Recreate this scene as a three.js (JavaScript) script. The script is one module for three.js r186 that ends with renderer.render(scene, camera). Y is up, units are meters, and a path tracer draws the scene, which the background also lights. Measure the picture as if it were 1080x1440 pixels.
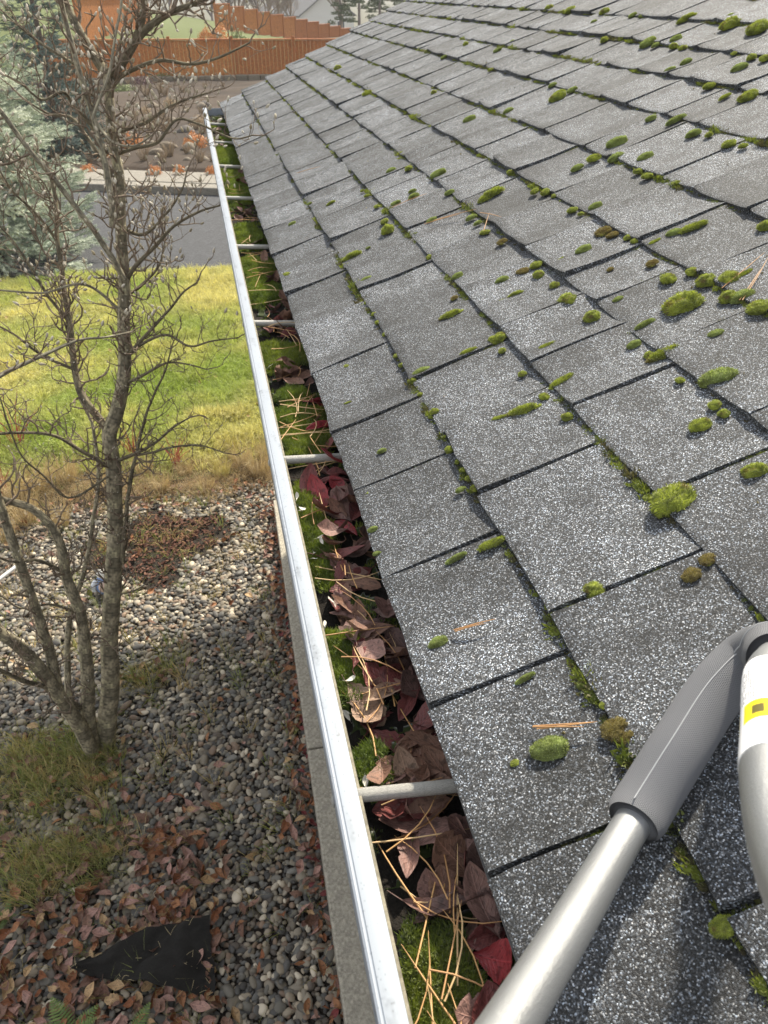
import * as THREE from 'three';
import { mergeGeometries, toCreasedNormals, mergeVertices } from 'three/addons/utils/BufferGeometryUtils.js';
import { RoundedBoxGeometry } from 'three/addons/geometries/RoundedBoxGeometry.js';

// ---------------------------------------------------------------- camera, sky, sun, exposure
const scene = new THREE.Scene();
const EYE = new THREE.Vector3(0, 3, 0);
const FOCAL = 1081, PITCH = 0.600282, YAW = 0.216401;         // focal length in photo pixels; pitch down, heading turned from the eave line
const camera = new THREE.PerspectiveCamera(2 * Math.atan(720 / FOCAL) * 180 / Math.PI, 0.75, 0.02, 1500);
camera.position.copy(EYE);
camera.rotation.set(-PITCH, -YAW, 0, 'YXZ');
camera.focus = 1.0; camera.userData.fStop = 18;
camera.updateMatrixWorld(true);
scene.add(camera);

const SUN_AZ = 33 * Math.PI / 180, SUN_EL = 42 * Math.PI / 180;
const SUN = new THREE.Vector3(Math.cos(SUN_EL) * Math.sin(SUN_AZ), Math.sin(SUN_EL), -Math.cos(SUN_EL) * Math.cos(SUN_AZ));
const sun = new THREE.DirectionalLight(new THREE.Color(1, 0.91, 0.75), 5.0);
sun.position.copy(SUN).multiplyScalar(40); sun.target.position.set(0, 1, -4);
sun.castShadow = true; sun.shadow.radius = 5; sun.shadow.mapSize.set(4096, 4096);
Object.assign(sun.shadow.camera, { left: -16, right: 16, top: 16, bottom: -16, near: 1, far: 90 });
scene.add(sun, sun.target);

{ // pale hazy autumn sky, whiter towards the horizon and round the sun
  const W = 512, H = 256, d = new Float32Array(W * H * 4);
  for (let j = 0; j < H; j++) for (let i = 0; i < W; i++) {
    const el = ((j + 0.5) / H - 0.5) * Math.PI, az = ((i + 0.5) / W - 0.5) * 2 * Math.PI;
    const x = Math.cos(el) * Math.cos(az), y = Math.sin(el), z = Math.cos(el) * Math.sin(az);
    const up = Math.max(0, y), c = Math.max(0, x * SUN.x + y * SUN.y + z * SUN.z);
    const t = Math.pow(1 - up, 2.2), halo = 0.55 * Math.pow(c, 6) + 1.4 * Math.pow(c, 40);
    const k = (j * W + i) * 4, b = 0.72;
    d[k] = b * (0.74 + 0.26 * t) + halo * 1.0; d[k + 1] = b * (0.78 + 0.21 * t) + halo * 0.96; d[k + 2] = b * (0.85 + 0.10 * t) + halo * 0.88; d[k + 3] = 1;
  }
  const sky = new THREE.DataTexture(d, W, H, THREE.RGBAFormat, THREE.FloatType);
  sky.mapping = THREE.EquirectangularReflectionMapping; sky.magFilter = THREE.LinearFilter; sky.minFilter = THREE.LinearFilter; sky.needsUpdate = true;
  scene.background = sky; scene.environment = sky;
}
const renderer = new THREE.WebGLRenderer({ antialias: true });
renderer.toneMapping = THREE.LinearToneMapping;
renderer.toneMappingExposure = 1.66;
renderer.shadowMap.enabled = true;
scene.fog = new THREE.FogExp2(0xe4e6e8, 0.0009);

// ---------------------------------------------------------------- helpers
const V = (x, y, z) => new THREE.Vector3(x, y, z);
function rng(seed) { let a = seed >>> 0; return () => { a = (a + 0x6D2B79F5) | 0; let t = Math.imul(a ^ (a >>> 15), 1 | a); t = (t + Math.imul(t ^ (t >>> 7), 61 | t)) ^ t; return ((t ^ (t >>> 14)) >>> 0) / 4294967296; }; }
const R = rng(20231119);
const rr = (a, b, r = R) => a + (b - a) * r();
const pick = (a, r = R) => a[Math.floor(r() * a.length) % a.length];
const clamp = (x, a = 0, b = 1) => Math.min(b, Math.max(a, x));
const sstep = (a, b, x) => { const t = clamp((x - a) / (b - a)); return t * t * (3 - 2 * t); };
function h3(i, j, k) { let n = (Math.imul(i, 374761393) + Math.imul(j, 668265263) + Math.imul(k, 2147483647 ^ 0x5bd1e995)) | 0; n = Math.imul(n ^ (n >>> 13), 1274126177); return ((n ^ (n >>> 16)) >>> 0) / 4294967296; }
function noise(x, y, z = 0) {
  const i = Math.floor(x), j = Math.floor(y), k = Math.floor(z); let a = x - i, b = y - j, c = z - k;
  a = a * a * (3 - 2 * a); b = b * b * (3 - 2 * b); c = c * c * (3 - 2 * c);
  const L = (p, q, t) => p + (q - p) * t;
  return L(L(L(h3(i, j, k), h3(i + 1, j, k), a), L(h3(i, j + 1, k), h3(i + 1, j + 1, k), a), b), L(L(h3(i, j, k + 1), h3(i + 1, j, k + 1), a), L(h3(i, j + 1, k + 1), h3(i + 1, j + 1, k + 1), a), b), c);
}
const fbm = (x, y, z = 0, o = 3) => { let s = 0, a = 0.5, n = 0; for (let i = 0; i < o; i++) { s += a * noise(x, y, z); n += a; a *= 0.5; x *= 2.03; y *= 2.03; z *= 2.03; } return s / n; };
// where a photo pixel's line of sight meets a surface of the place
const RAYM = new THREE.Matrix4().makeRotationFromEuler(camera.rotation);
const ray = (u, v) => V(u - 540, 720 - v, -FOCAL).applyMatrix4(RAYM).normalize();
const onLevel = (u, v, y = 0) => { const r = ray(u, v); return r.multiplyScalar((y - EYE.y) / r.y).add(EYE); };
const along = (u, v, dist) => ray(u, v).multiplyScalar(dist).add(EYE);
const atDepth = (u, v, z) => { const r = ray(u, v); return r.multiplyScalar(z / r.z).add(EYE); };

const taken = {};
function numbered(n) { if (taken[n] === undefined) { taken[n] = 0; return n; } taken[n]++; return n + '_' + String(taken[n]).padStart(3, '0'); }
function tag(o, label, category, group, kind) { o.userData.label = label; if (category) o.userData.category = category; if (group) o.userData.group = group; if (kind) o.userData.kind = kind; return o; }
function mesh(name, geo, mat, parent = scene) { const m = new THREE.Mesh(geo, mat); m.name = parent === scene ? numbered(name) : name; m.castShadow = m.receiveShadow = true; parent.add(m); return m; }
function grp(name, p = V(0, 0, 0), turn = 0) { const g = new THREE.Group(); g.name = numbered(name); g.position.copy(p); g.rotation.y = turn; scene.add(g); return g; }
function inst(name, geo, mat, list, parent = scene) {
  const m = new THREE.InstancedMesh(geo, mat, list.length), M = new THREE.Matrix4();
  list.forEach((o, i) => { M.compose(o.p, o.q, o.s); m.setMatrixAt(i, M); if (o.c) m.setColorAt(i, o.c); });
  m.name = parent === scene ? numbered(name) : name; m.castShadow = m.receiveShadow = true; m.userData.kind = 'stuff'; parent.add(m); return m;
}
const qEuler = (x, y, z) => new THREE.Quaternion().setFromEuler(new THREE.Euler(x, y, z, 'YXZ'));
const rgb = (r, g, b) => new THREE.Color(r, g, b);
const mix = (a, b, t) => a.clone().lerp(b, t);
const std = (o) => new THREE.MeshStandardMaterial({ roughness: 0.9, ...o });
function dataTex(w, h, fn, srgb = true, rep) {
  const d = new Uint8Array(w * h * 4);
  for (let j = 0; j < h; j++) for (let i = 0; i < w; i++) { const c = fn(i, j), k = (j * w + i) * 4; d[k] = clamp(c[0]) * 255; d[k + 1] = clamp(c[1]) * 255; d[k + 2] = clamp(c[2]) * 255; d[k + 3] = 255; }
  const t = new THREE.DataTexture(d, w, h); t.wrapS = t.wrapT = THREE.RepeatWrapping; t.magFilter = THREE.LinearFilter; t.minFilter = THREE.LinearMipmapLinearFilter; t.generateMipmaps = true;
  if (srgb) t.colorSpace = THREE.SRGBColorSpace; if (rep) t.repeat.set(rep[0], rep[1]); t.needsUpdate = true; return t;
}
// a raw triangle soup with vertex colours
class Soup {
  constructor() { this.p = []; this.c = []; }
  tri(a, b, c, col, colb = col, colc = colb) { this.p.push(a.x, a.y, a.z, b.x, b.y, b.z, c.x, c.y, c.z); this.c.push(col.r, col.g, col.b, colb.r, colb.g, colb.b, colc.r, colc.g, colc.b); }
  quad(a, b, c, d, col) { this.tri(a, b, c, col); this.tri(a, c, d, col); }
  geo() { const g = new THREE.BufferGeometry(); g.setAttribute('position', new THREE.Float32BufferAttribute(this.p, 3)); g.setAttribute('color', new THREE.Float32BufferAttribute(this.c, 3)); g.setAttribute('uv', new THREE.Float32BufferAttribute(new Float32Array(this.p.length / 3 * 2), 2)); g.computeVertexNormals(); return g; }
}
function paint(geo, fn) { // vertex colours from position
  const p = geo.attributes.position, c = new Float32Array(p.count * 3), q = V(0, 0, 0);
  for (let i = 0; i < p.count; i++) { q.fromBufferAttribute(p, i); const k = fn(q, i); c[i * 3] = k.r; c[i * 3 + 1] = k.g; c[i * 3 + 2] = k.b; }
  geo.setAttribute('color', new THREE.BufferAttribute(c, 3)); return geo;
}
function sweep(pts, radii, sides = 7, uvLen = 0.2) { // tapered tube through points
  const P = [], N = [], U = [], I = []; let side = V(0, 0, 0), len = 0;
  for (let i = 0; i < pts.length; i++) {
    const t = pts[Math.min(i + 1, pts.length - 1)].clone().sub(pts[Math.max(i - 1, 0)]).normalize();
    if (i === 0) side = Math.abs(t.y) < 0.9 ? V(0, 1, 0).cross(t).normalize() : V(1, 0, 0).cross(t).normalize();
    else { side.sub(t.clone().multiplyScalar(side.dot(t))).normalize(); len += pts[i].distanceTo(pts[i - 1]); }
    const b = t.clone().cross(side), r = radii[i];
    for (let k = 0; k <= sides; k++) { const a = k / sides * Math.PI * 2, n = side.clone().multiplyScalar(Math.cos(a)).addScaledVector(b, Math.sin(a)); P.push(pts[i].x + n.x * r, pts[i].y + n.y * r, pts[i].z + n.z * r); N.push(n.x, n.y, n.z); U.push(k / sides, len / uvLen); }
  }
  const w = sides + 1;
  for (let i = 0; i < pts.length - 1; i++) for (let k = 0; k < sides; k++) { const a = i * w + k; I.push(a, a + 1, a + w, a + 1, a + w + 1, a + w); }
  for (const e of [0, pts.length - 1]) { const c = P.length / 3, n = pts[e].clone().sub(pts[e ? e - 1 : 1]).normalize(); P.push(pts[e].x, pts[e].y, pts[e].z); N.push(n.x, n.y, n.z); U.push(0.5, 0); for (let k = 0; k < sides; k++) e ? I.push(c, e * w + k, e * w + k + 1) : I.push(c, k + 1, k); }
  const g = new THREE.BufferGeometry(); g.setAttribute('position', new THREE.Float32BufferAttribute(P, 3)); g.setAttribute('normal', new THREE.Float32BufferAttribute(N, 3)); g.setAttribute('uv', new THREE.Float32BufferAttribute(U, 2)); g.setIndex(I); return g;
}
const curve = (pts, n) => new THREE.CatmullRomCurve3(pts, false, 'centripetal').getPoints(n);
// axis-aligned block x0..x1, y0..y1, z0..z1 with eased edges and uv in metres
function block(x0, x1, y0, y1, z0, z1, r = 0.003) { const g = new RoundedBoxGeometry(x1 - x0, y1 - y0, z1 - z0, 1, Math.min(r, (x1 - x0) / 3, (y1 - y0) / 3, (z1 - z0) / 3)); g.translate((x0 + x1) / 2, (y0 + y1) / 2, (z0 + z1) / 2); return metreUV(g); }
function metreUV(g, k = 1) { const p = g.attributes.position, n = g.attributes.normal, uv = new Float32Array(p.count * 2); for (let i = 0; i < p.count; i++) { const ax = Math.abs(n.getX(i)), ay = Math.abs(n.getY(i)), az = Math.abs(n.getZ(i)); const [a, b] = ay >= ax && ay >= az ? [p.getX(i), p.getZ(i)] : ax >= az ? [p.getZ(i), p.getY(i)] : [p.getX(i), p.getY(i)]; uv[i * 2] = a * k; uv[i * 2 + 1] = b * k; } g.setAttribute('uv', new THREE.BufferAttribute(uv, 2)); return g; }
function sheet(x0, x1, z0, z1, y, nx = 1, nz = 1, hf) { const g = new THREE.PlaneGeometry(x1 - x0, z1 - z0, nx, nz); g.rotateX(-Math.PI / 2); g.translate((x0 + x1) / 2, y, (z0 + z1) / 2); const p = g.attributes.position; if (hf) for (let i = 0; i < p.count; i++) p.setY(i, hf(p.getX(i), p.getZ(i))); metreUV(g); g.computeVertexNormals(); return metreUV(g); }

// ---------------------------------------------------------------- textures
const speckle = (n, cell, seed, fn) => { // small crystals packed on a jittered grid, tileable
  const m = Math.round(n / cell), px = new Float32Array(m * m), py = new Float32Array(m * m), r = rng(seed), out = new Uint32Array(n * n), dd = new Float32Array(n * n);
  for (let i = 0; i < m * m; i++) { px[i] = r(); py[i] = r(); }
  for (let y = 0; y < n; y++) for (let x = 0; x < n; x++) {
    const cx = x / n * m, cy = y / n * m, ix = Math.floor(cx), iy = Math.floor(cy); let best = 9, b2 = 9, id = 0;
    for (let dy = -1; dy <= 1; dy++) for (let dx = -1; dx <= 1; dx++) { const jx = (ix + dx + m) % m, jy = (iy + dy + m) % m, k = jy * m + jx; const ex = ix + dx + px[k] - cx, ey = iy + dy + py[k] - cy, e = ex * ex + ey * ey; if (e < best) { b2 = best; best = e; id = k; } else if (e < b2) b2 = e; }
    out[y * n + x] = id; dd[y * n + x] = Math.sqrt(b2) - Math.sqrt(best);
  }
  return fn(out, dd, m);
};
const wrapN = (u, v) => { const f = (a, b) => fbm(a * 6, b * 6, 3.3); return (f(u, v) * (1 - u) + f(u - 1, v) * u) * (1 - v) + (f(u, v - 1) * (1 - u) + f(u - 1, v - 1) * u) * v; };
// mineral granules of the shingles: white, grey and black chips about 1.5 mm across (tile 0.36 m)
const [granMap, granBump] = speckle(1024, 4.6, 7, (id, dd, m) => {
  const r = rng(11), tone = new Float32Array(m * m), hue = new Float32Array(m * m), lift = new Float32Array(m * m);
  for (let i = 0; i < m * m; i++) { const q = r(); tone[i] = q < 0.42 ? rr(0.12, 0.22, r) : q < 0.70 ? rr(0.22, 0.36, r) : q < 0.90 ? rr(0.38, 0.54, r) : rr(0.64, 0.92, r); hue[i] = rr(-1, 1, r); lift[i] = rr(0.35, 1, r); }
  const n = 1024;
  return [dataTex(n, n, (i, j) => { const k = j * n + i, t = tone[id[k]] * (0.86 + 0.2 * noise(i * 0.9, j * 0.9)) * (0.58 + 0.84 * wrapN(i / n, j / n)), h = hue[id[k]]; return [t * (0.965 + 0.035 * h), t * 1.0, t * (1.055 - 0.045 * h)]; }),
    dataTex(n, n, (i, j) => { const k = j * n + i, v = lift[id[k]] * sstep(0, 0.5, dd[k]); return [v, v, v]; }, false)];
});
const grainTex = (n, f, lo, hi, seed, srgb = true) => dataTex(n, n, (i, j) => { const w = (a) => { const u = i / n, v = j / n; return noise(a * u, a * v, seed) * (1 - u) + noise(a * (u - 1), a * v, seed) * u; }; const v = lo + (hi - lo) * (0.5 * w(f) + 0.3 * w(f * 3.1) + 0.2 * h3(i, j, seed)); return [v, v, v]; }, srgb);
const grain = grainTex(512, 24, 0.55, 1.0, 3), grainB = grainTex(512, 40, 0, 1, 5, false);
const grainAt = (rep) => { const t = grain.clone(); t.repeat.set(rep, rep); t.needsUpdate = true; return t; };
const grainBAt = (rep) => { const t = grainB.clone(); t.repeat.set(rep, rep); t.needsUpdate = true; return t; };
// leaf blade: midrib and side veins (u along the leaf, v across)
const leafMap = dataTex(256, 256, (i, j) => {
  const u = i / 255, v = Math.abs(j / 255 - 0.5) * 2, mid = Math.exp(-((v / 0.035) ** 2)), w = (u * 9 - v * 2.2), f = Math.abs(w - Math.round(w)), side = Math.exp(-((f / 0.07) ** 2)) * (1 - v * 0.5);
  const g = 0.72 + 0.2 * fbm(u * 9, j / 255 * 9, 2) + 0.12 * (noise(i * 0.35, j * 0.35, 4) - 0.5), k = g + 0.22 * mid + 0.10 * side, spot = noise(u * 14, j / 255 * 14, 9) > 0.78 ? 0.8 : 1; return [k * spot, k * spot, k * spot];
});
const leafBump = dataTex(256, 256, (i, j) => { const u = i / 255, v = Math.abs(j / 255 - 0.5) * 2, mid = Math.exp(-((v / 0.04) ** 2)), w = (u * 9 - v * 2.2), f = Math.abs(w - Math.round(w)), k = 0.5 + 0.35 * mid + 0.25 * Math.exp(-((f / 0.09) ** 2)) + 0.25 * (noise(i * 0.1, j * 0.1) - 0.5); return [k, k, k]; }, false);
const barkMap = dataTex(256, 256, (i, j) => { const u = i / 256, s = (a, b, z) => noise(a * u, b * j / 256, z) * (1 - u) + noise(a * (u - 1), b * j / 256, z) * u; const g = 0.46 + 0.34 * s(13, 5, 1) + 0.3 * (s(30, 22, 2) - 0.5) + 0.12 * (s(5, 40, 4) - 0.5), lich = s(7, 7, 7) > 0.66 ? 0.18 * s(30, 30, 3) : 0; return [g + lich, g * 0.97 + lich * 1.05, g * 0.88 + lich * 0.8]; });
const barkBump = dataTex(256, 256, (i, j) => { const u = i / 256, s = (a, b, z) => noise(a * u, b * j / 256, z) * (1 - u) + noise(a * (u - 1), b * j / 256, z) * u; const g = 0.6 * s(16, 8, 1) + 0.4 * s(34, 24, 2); return [g, g, g]; }, false);

// ---------------------------------------------------------------- ground, road, far land
const soilM = std({ color: rgb(0.075, 0.058, 0.045), map: grainAt(3), bumpMap: grainBAt(3), bumpScale: 0.02, roughness: 1 });
const structure = (o, label) => { o.userData.kind = 'structure'; if (label) o.userData.label = label; return o; };
const VX = [1.91, 13.62], VY = [0.80, -0.92], vergeH = (x, z) => -0.012 + (VY[0] + (VY[1] - VY[0]) * (x - VX[0]) / (VX[1] - VX[0])) * sstep(-35.5, -54, z) * (x < -14 || x > 20 ? 0 : 1) + 0.01;
const fall = (z) => -0.03 - 6 * sstep(-66, -140, z);
{ const g = sheet(-400, 400, -900, 60, 0, 8, 96, (x, z) => fall(z)); structure(mesh('ground', g, std({ color: rgb(0.16, 0.15, 0.085), map: grainAt(0.4), roughness: 1 })), 'dull olive ground running out to the hazy distance'); }
structure(mesh('garden_bed', sheet(-6, 0.9, -5.6, 2, 0, 70, 70, (x, z) => -0.012 + 0.02 * (fbm(x * 2, z * 2) - 0.5)), soilM), 'dark soil bed beside the house');
const lawnH = (x, z) => 0.012 + (0.05 * (fbm(x * 1.6, z * 1.6, 3) - 0.4) + 0.07 * fbm(x * 5.5, z * 5.5, 9)) * sstep(-5.1, -5.8, z);
structure(mesh('lawn', sheet(-9, 9, -9.85, -5.0, 0, 360, 120, lawnH), std({ color: rgb(0.20, 0.20, 0.065), map: grainAt(4), roughness: 1 })), 'green and straw coloured lawn reaching to the road');
const farLine = (x) => -14.47 + 0.384 * (x - 0.26);        // far road edge runs off at an angle
{
  const s = new THREE.Shape([new THREE.Vector2(-14, -9.8), new THREE.Vector2(16, -9.8), new THREE.Vector2(16, farLine(16)), new THREE.Vector2(-14, farLine(-14))].map((p) => new THREE.Vector2(p.x, -p.y)));
  const g = new THREE.ShapeGeometry(s); g.rotateX(-Math.PI / 2); g.translate(0, -0.02, 0);
  structure(mesh('road', metreUV(g), std({ color: rgb(0.088, 0.092, 0.105), map: grainAt(1.5), bumpMap: grainBAt(6), bumpScale: 0.004, roughness: 0.85 })), 'grey asphalt road beyond the lawn');
  const strip = (name, a, b, y, mat, label) => { const g2 = block(-16, 18, -0.2, y, a, b, 0.02); g2.rotateY(-Math.atan(0.384)); g2.translate(0.26, 0, -14.47); return structure(mesh(name, g2, mat), label); };
  const conc = std({ color: rgb(0.40, 0.37, 0.32), map: grainAt(2), roughness: 0.95 });
  strip('kerb', -0.32, 0, 0.1, conc, 'pale concrete kerb along the far side of the road');
  const walk = new THREE.Group(); walk.name = 'pavement'; scene.add(walk); structure(walk, 'pale concrete pavement slabs beyond the road');
  for (let i = 0; i < 22; i++) { const g3 = block(-16 + i * 1.5 + 0.008, -16 + (i + 1) * 1.5 - 0.008, -0.2, 0.104 + rr(-0.004, 0.004), -1.25, -0.335, 0.01); g3.rotateY(-Math.atan(0.384)); g3.translate(0.26, 0, -14.47); mesh('slab', g3, conc, walk); }
}
// mulched bank between pavement and fence
const bankH = (x, z) => 0.06 + 0.25 * (fbm(x * 0.35, z * 0.35, 8) - 0.4) + 0.05 * fbm(x * 2, z * 2, 1);
structure(mesh('mulch_bank', (() => { const g = sheet(-16, 16, -33.6, -13, 0, 160, 120, (x, z) => z > farLine(x) - 1.35 ? -0.06 : bankH(x, z)); return paint(g, (p) => { const n = fbm(p.x * 0.7, p.z * 0.7, 5), m = fbm(p.x * 3, p.z * 3, 2); return mix(rgb(0.045, 0.028, 0.019), rgb(0.13, 0.088, 0.056), clamp(n * 1.6 - 0.4 + 0.5 * (m - 0.5))); }); })(), std({ vertexColors: true, map: grainAt(2), roughness: 1 })), 'brown mulched bank with low shrubs below the fence');
structure(mesh('verge', sheet(-13.9, 19.9, -72, -35, 0, 60, 60, vergeH), std({ color: rgb(0.17, 0.21, 0.06), map: grainAt(1), roughness: 1 })), 'grass between the two wooden fences');
{ // hazy hills on the skyline
  const g = new THREE.PlaneGeometry(1400, 90, 120, 8); const p = g.attributes.position;
  for (let i = 0; i < p.count; i++) { const x = p.getX(i), t = (p.getY(i) + 45) / 90; p.setY(i, -8 + t * (14 + 34 * fbm(x * 0.006, 3, 1))); p.setZ(i, -700 - t * 160 + 30 * noise(x * 0.01, t * 3)); }
  g.computeVertexNormals(); structure(mesh('hills', g, std({ color: rgb(0.17, 0.17, 0.15), roughness: 1 })), 'low hazy hills on the skyline');
}

// ---------------------------------------------------------------- house and roof
const EX = 0.147, EY = 2.44, ALPHA = Math.atan(0.39), CA = Math.cos(ALPHA), SA = Math.sin(ALPHA);
const deckH = (s, z) => 0.006 * (fbm(s * 1.7 + 3, z * 1.3, 6) - 0.5);
const roofP = (s, z, h = 0) => { const k = h + deckH(s, z); return V(EX + s * CA - k * SA, EY + s * SA + k * CA, z); };
const NORM = V(-SA, CA, 0);
const onRoof = (u, v, h = 0.008) => { const r = ray(u, v), o = V(EX, EY, 0).addScaledVector(NORM, h).sub(EYE); return r.multiplyScalar(o.dot(NORM) / r.dot(NORM)).add(EYE); };
const roofSZ = (p) => ({ s: (p.x - EX) * CA + (p.y - EY) * SA, z: p.z });
const zFar = (s) => -4.96 - 0.53 * s * CA;
const house = grp('house');
tag(house, 'house with weathered grey shingle roof spotted with moss cushions', 'house');
const wallM = std({ color: rgb(0.42, 0.39, 0.34), map: grainAt(1), roughness: 0.9 });
const whiteTrim = std({ color: rgb(0.62, 0.61, 0.58), roughness: 0.6 });
mesh('wall', block(0.62, 8.6, -0.1, 2.5, -4.35, 4.5, 0.01), wallM, house);
mesh('gable', (() => { const s = new THREE.Shape([new THREE.Vector2(0.62, 2.505), new THREE.Vector2(8.6, 2.505), new THREE.Vector2(8.6, 2.53), new THREE.Vector2(4.61, 4.08), new THREE.Vector2(0.62, 2.53)]); const g = new THREE.ExtrudeGeometry(s, { depth: 8.8, bevelEnabled: false }); g.translate(0, 0, -4.33); return g; })(), wallM, house);
mesh('fascia', block(0.176, 0.2, 2.28, 2.425, -4.95, 4.5), whiteTrim, house);
mesh('soffit', block(0.203, 0.615, 2.285, 2.3, -4.94, 4.5, 0.002), whiteTrim, house);
// deck: two slopes with thickness
const SRIDGE = 4.82;
function deckGeo() {
  const P = [], I = []; const ns = 40, nz = 60;
  for (let side = 0; side < 2; side++) for (let i = 0; i <= ns; i++) for (let j = 0; j <= nz; j++) {
    const s = SRIDGE * i / ns + (i === 0 ? 0.006 : 0), z = zFar(side ? SRIDGE : s) + 0.01 + (4.6 - zFar(side ? SRIDGE : s)) * j / nz; let p = roofP(s, z, side ? -0.02 : 0); if (side) p = V(2 * (EX + SRIDGE * CA) - p.x, p.y, p.z); P.push(p.x, p.y, p.z);
  }
  const w = nz + 1, N = (ns + 1) * w;
  for (let side = 0; side < 2; side++) for (let i = 0; i < ns; i++) for (let j = 0; j < nz; j++) { const a = side * N + i * w + j; I.push(a, a + 1, a + w, a + 1, a + w + 1, a + w); }
  // eave and rake thickness
  const add = (pts) => { for (let i = 0; i < pts.length - 1; i++) { const b = P.length / 3; for (const [q, d] of [[pts[i], 0], [pts[i + 1], 0], [pts[i + 1], 1], [pts[i], 1]]) P.push(q.x, q.y - d * 0.022, q.z); I.push(b, b + 1, b + 2, b, b + 2, b + 3); } };
  add(Array.from({ length: nz + 1 }, (_, j) => roofP(0.006, zFar(0) + 0.01 + (4.6 - zFar(0)) * j / nz)));
  add(Array.from({ length: ns + 1 }, (_, i) => roofP(SRIDGE * i / ns, zFar(SRIDGE * i / ns) + 0.01)));
  const g = new THREE.BufferGeometry(); g.setAttribute('position', new THREE.Float32BufferAttribute(P, 3)); g.setIndex(I); g.computeVertexNormals(); return metreUV(g);
}
const roof = mesh('roof', deckGeo(), std({ color: rgb(0.022, 0.022, 0.02), roughness: 1 }), house);
mesh('barge_board', (() => { const a = roofP(0.03, zFar(0.03) + 0.02, -0.1), b = roofP(SRIDGE, zFar(SRIDGE) + 0.02, -0.1); const L = a.distanceTo(b), g = new RoundedBoxGeometry(L, 0.14, 0.02, 1, 0.003); g.applyQuaternion(new THREE.Quaternion().setFromUnitVectors(V(1, 0, 0), b.clone().sub(a).normalize())); g.translate((a.x + b.x) / 2, (a.y + b.y) / 2, (a.z + b.z) / 2); return g; })(), whiteTrim, house);

const COURSE = [0, 0.141, 0.299, 0.439, 0.575, 0.724, 0.897, 1.036, 1.171, 1.308]; while (COURSE.length < 34) COURSE.push(COURSE[COURSE.length - 1] + 0.14);
const JOINTS = [
  [0.14, -0.09, -0.296, -0.463, -0.654, -0.837, -1.0, -1.213, -1.424, -1.628, -1.776, -1.93, -2.155, -2.32, -2.49, -2.7, -2.86, -3.09, -3.29, -3.49, -3.71, -3.88, -4.07, -4.3, -4.54, -4.75],
  [0.2, -0.02, -0.211, -0.507, -0.722, -0.879, -1.05, -1.237, -1.468, -1.63, -1.845],
  [0.15, -0.02, -0.2, -0.4, -0.595, -0.804, -0.945, -1.077, -1.278, -1.5, -1.68, -1.857],
  [0.1, -0.06, -0.25, -0.45, -0.65, -0.847, -1.033, -1.148, -1.32, -1.5],
  [0.1, -0.1, -0.25, -0.4, -0.6, -0.8, -0.98, -1.155, -1.33, -1.508]];
const jr = rng(55), TILE = 0.225;
const shingleM = new THREE.MeshStandardMaterial({ vertexColors: true, map: granMap, bumpMap: granBump, bumpScale: 0.0011, roughness: 0.72 });
const courseJoints = [], shingles = [];
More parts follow.
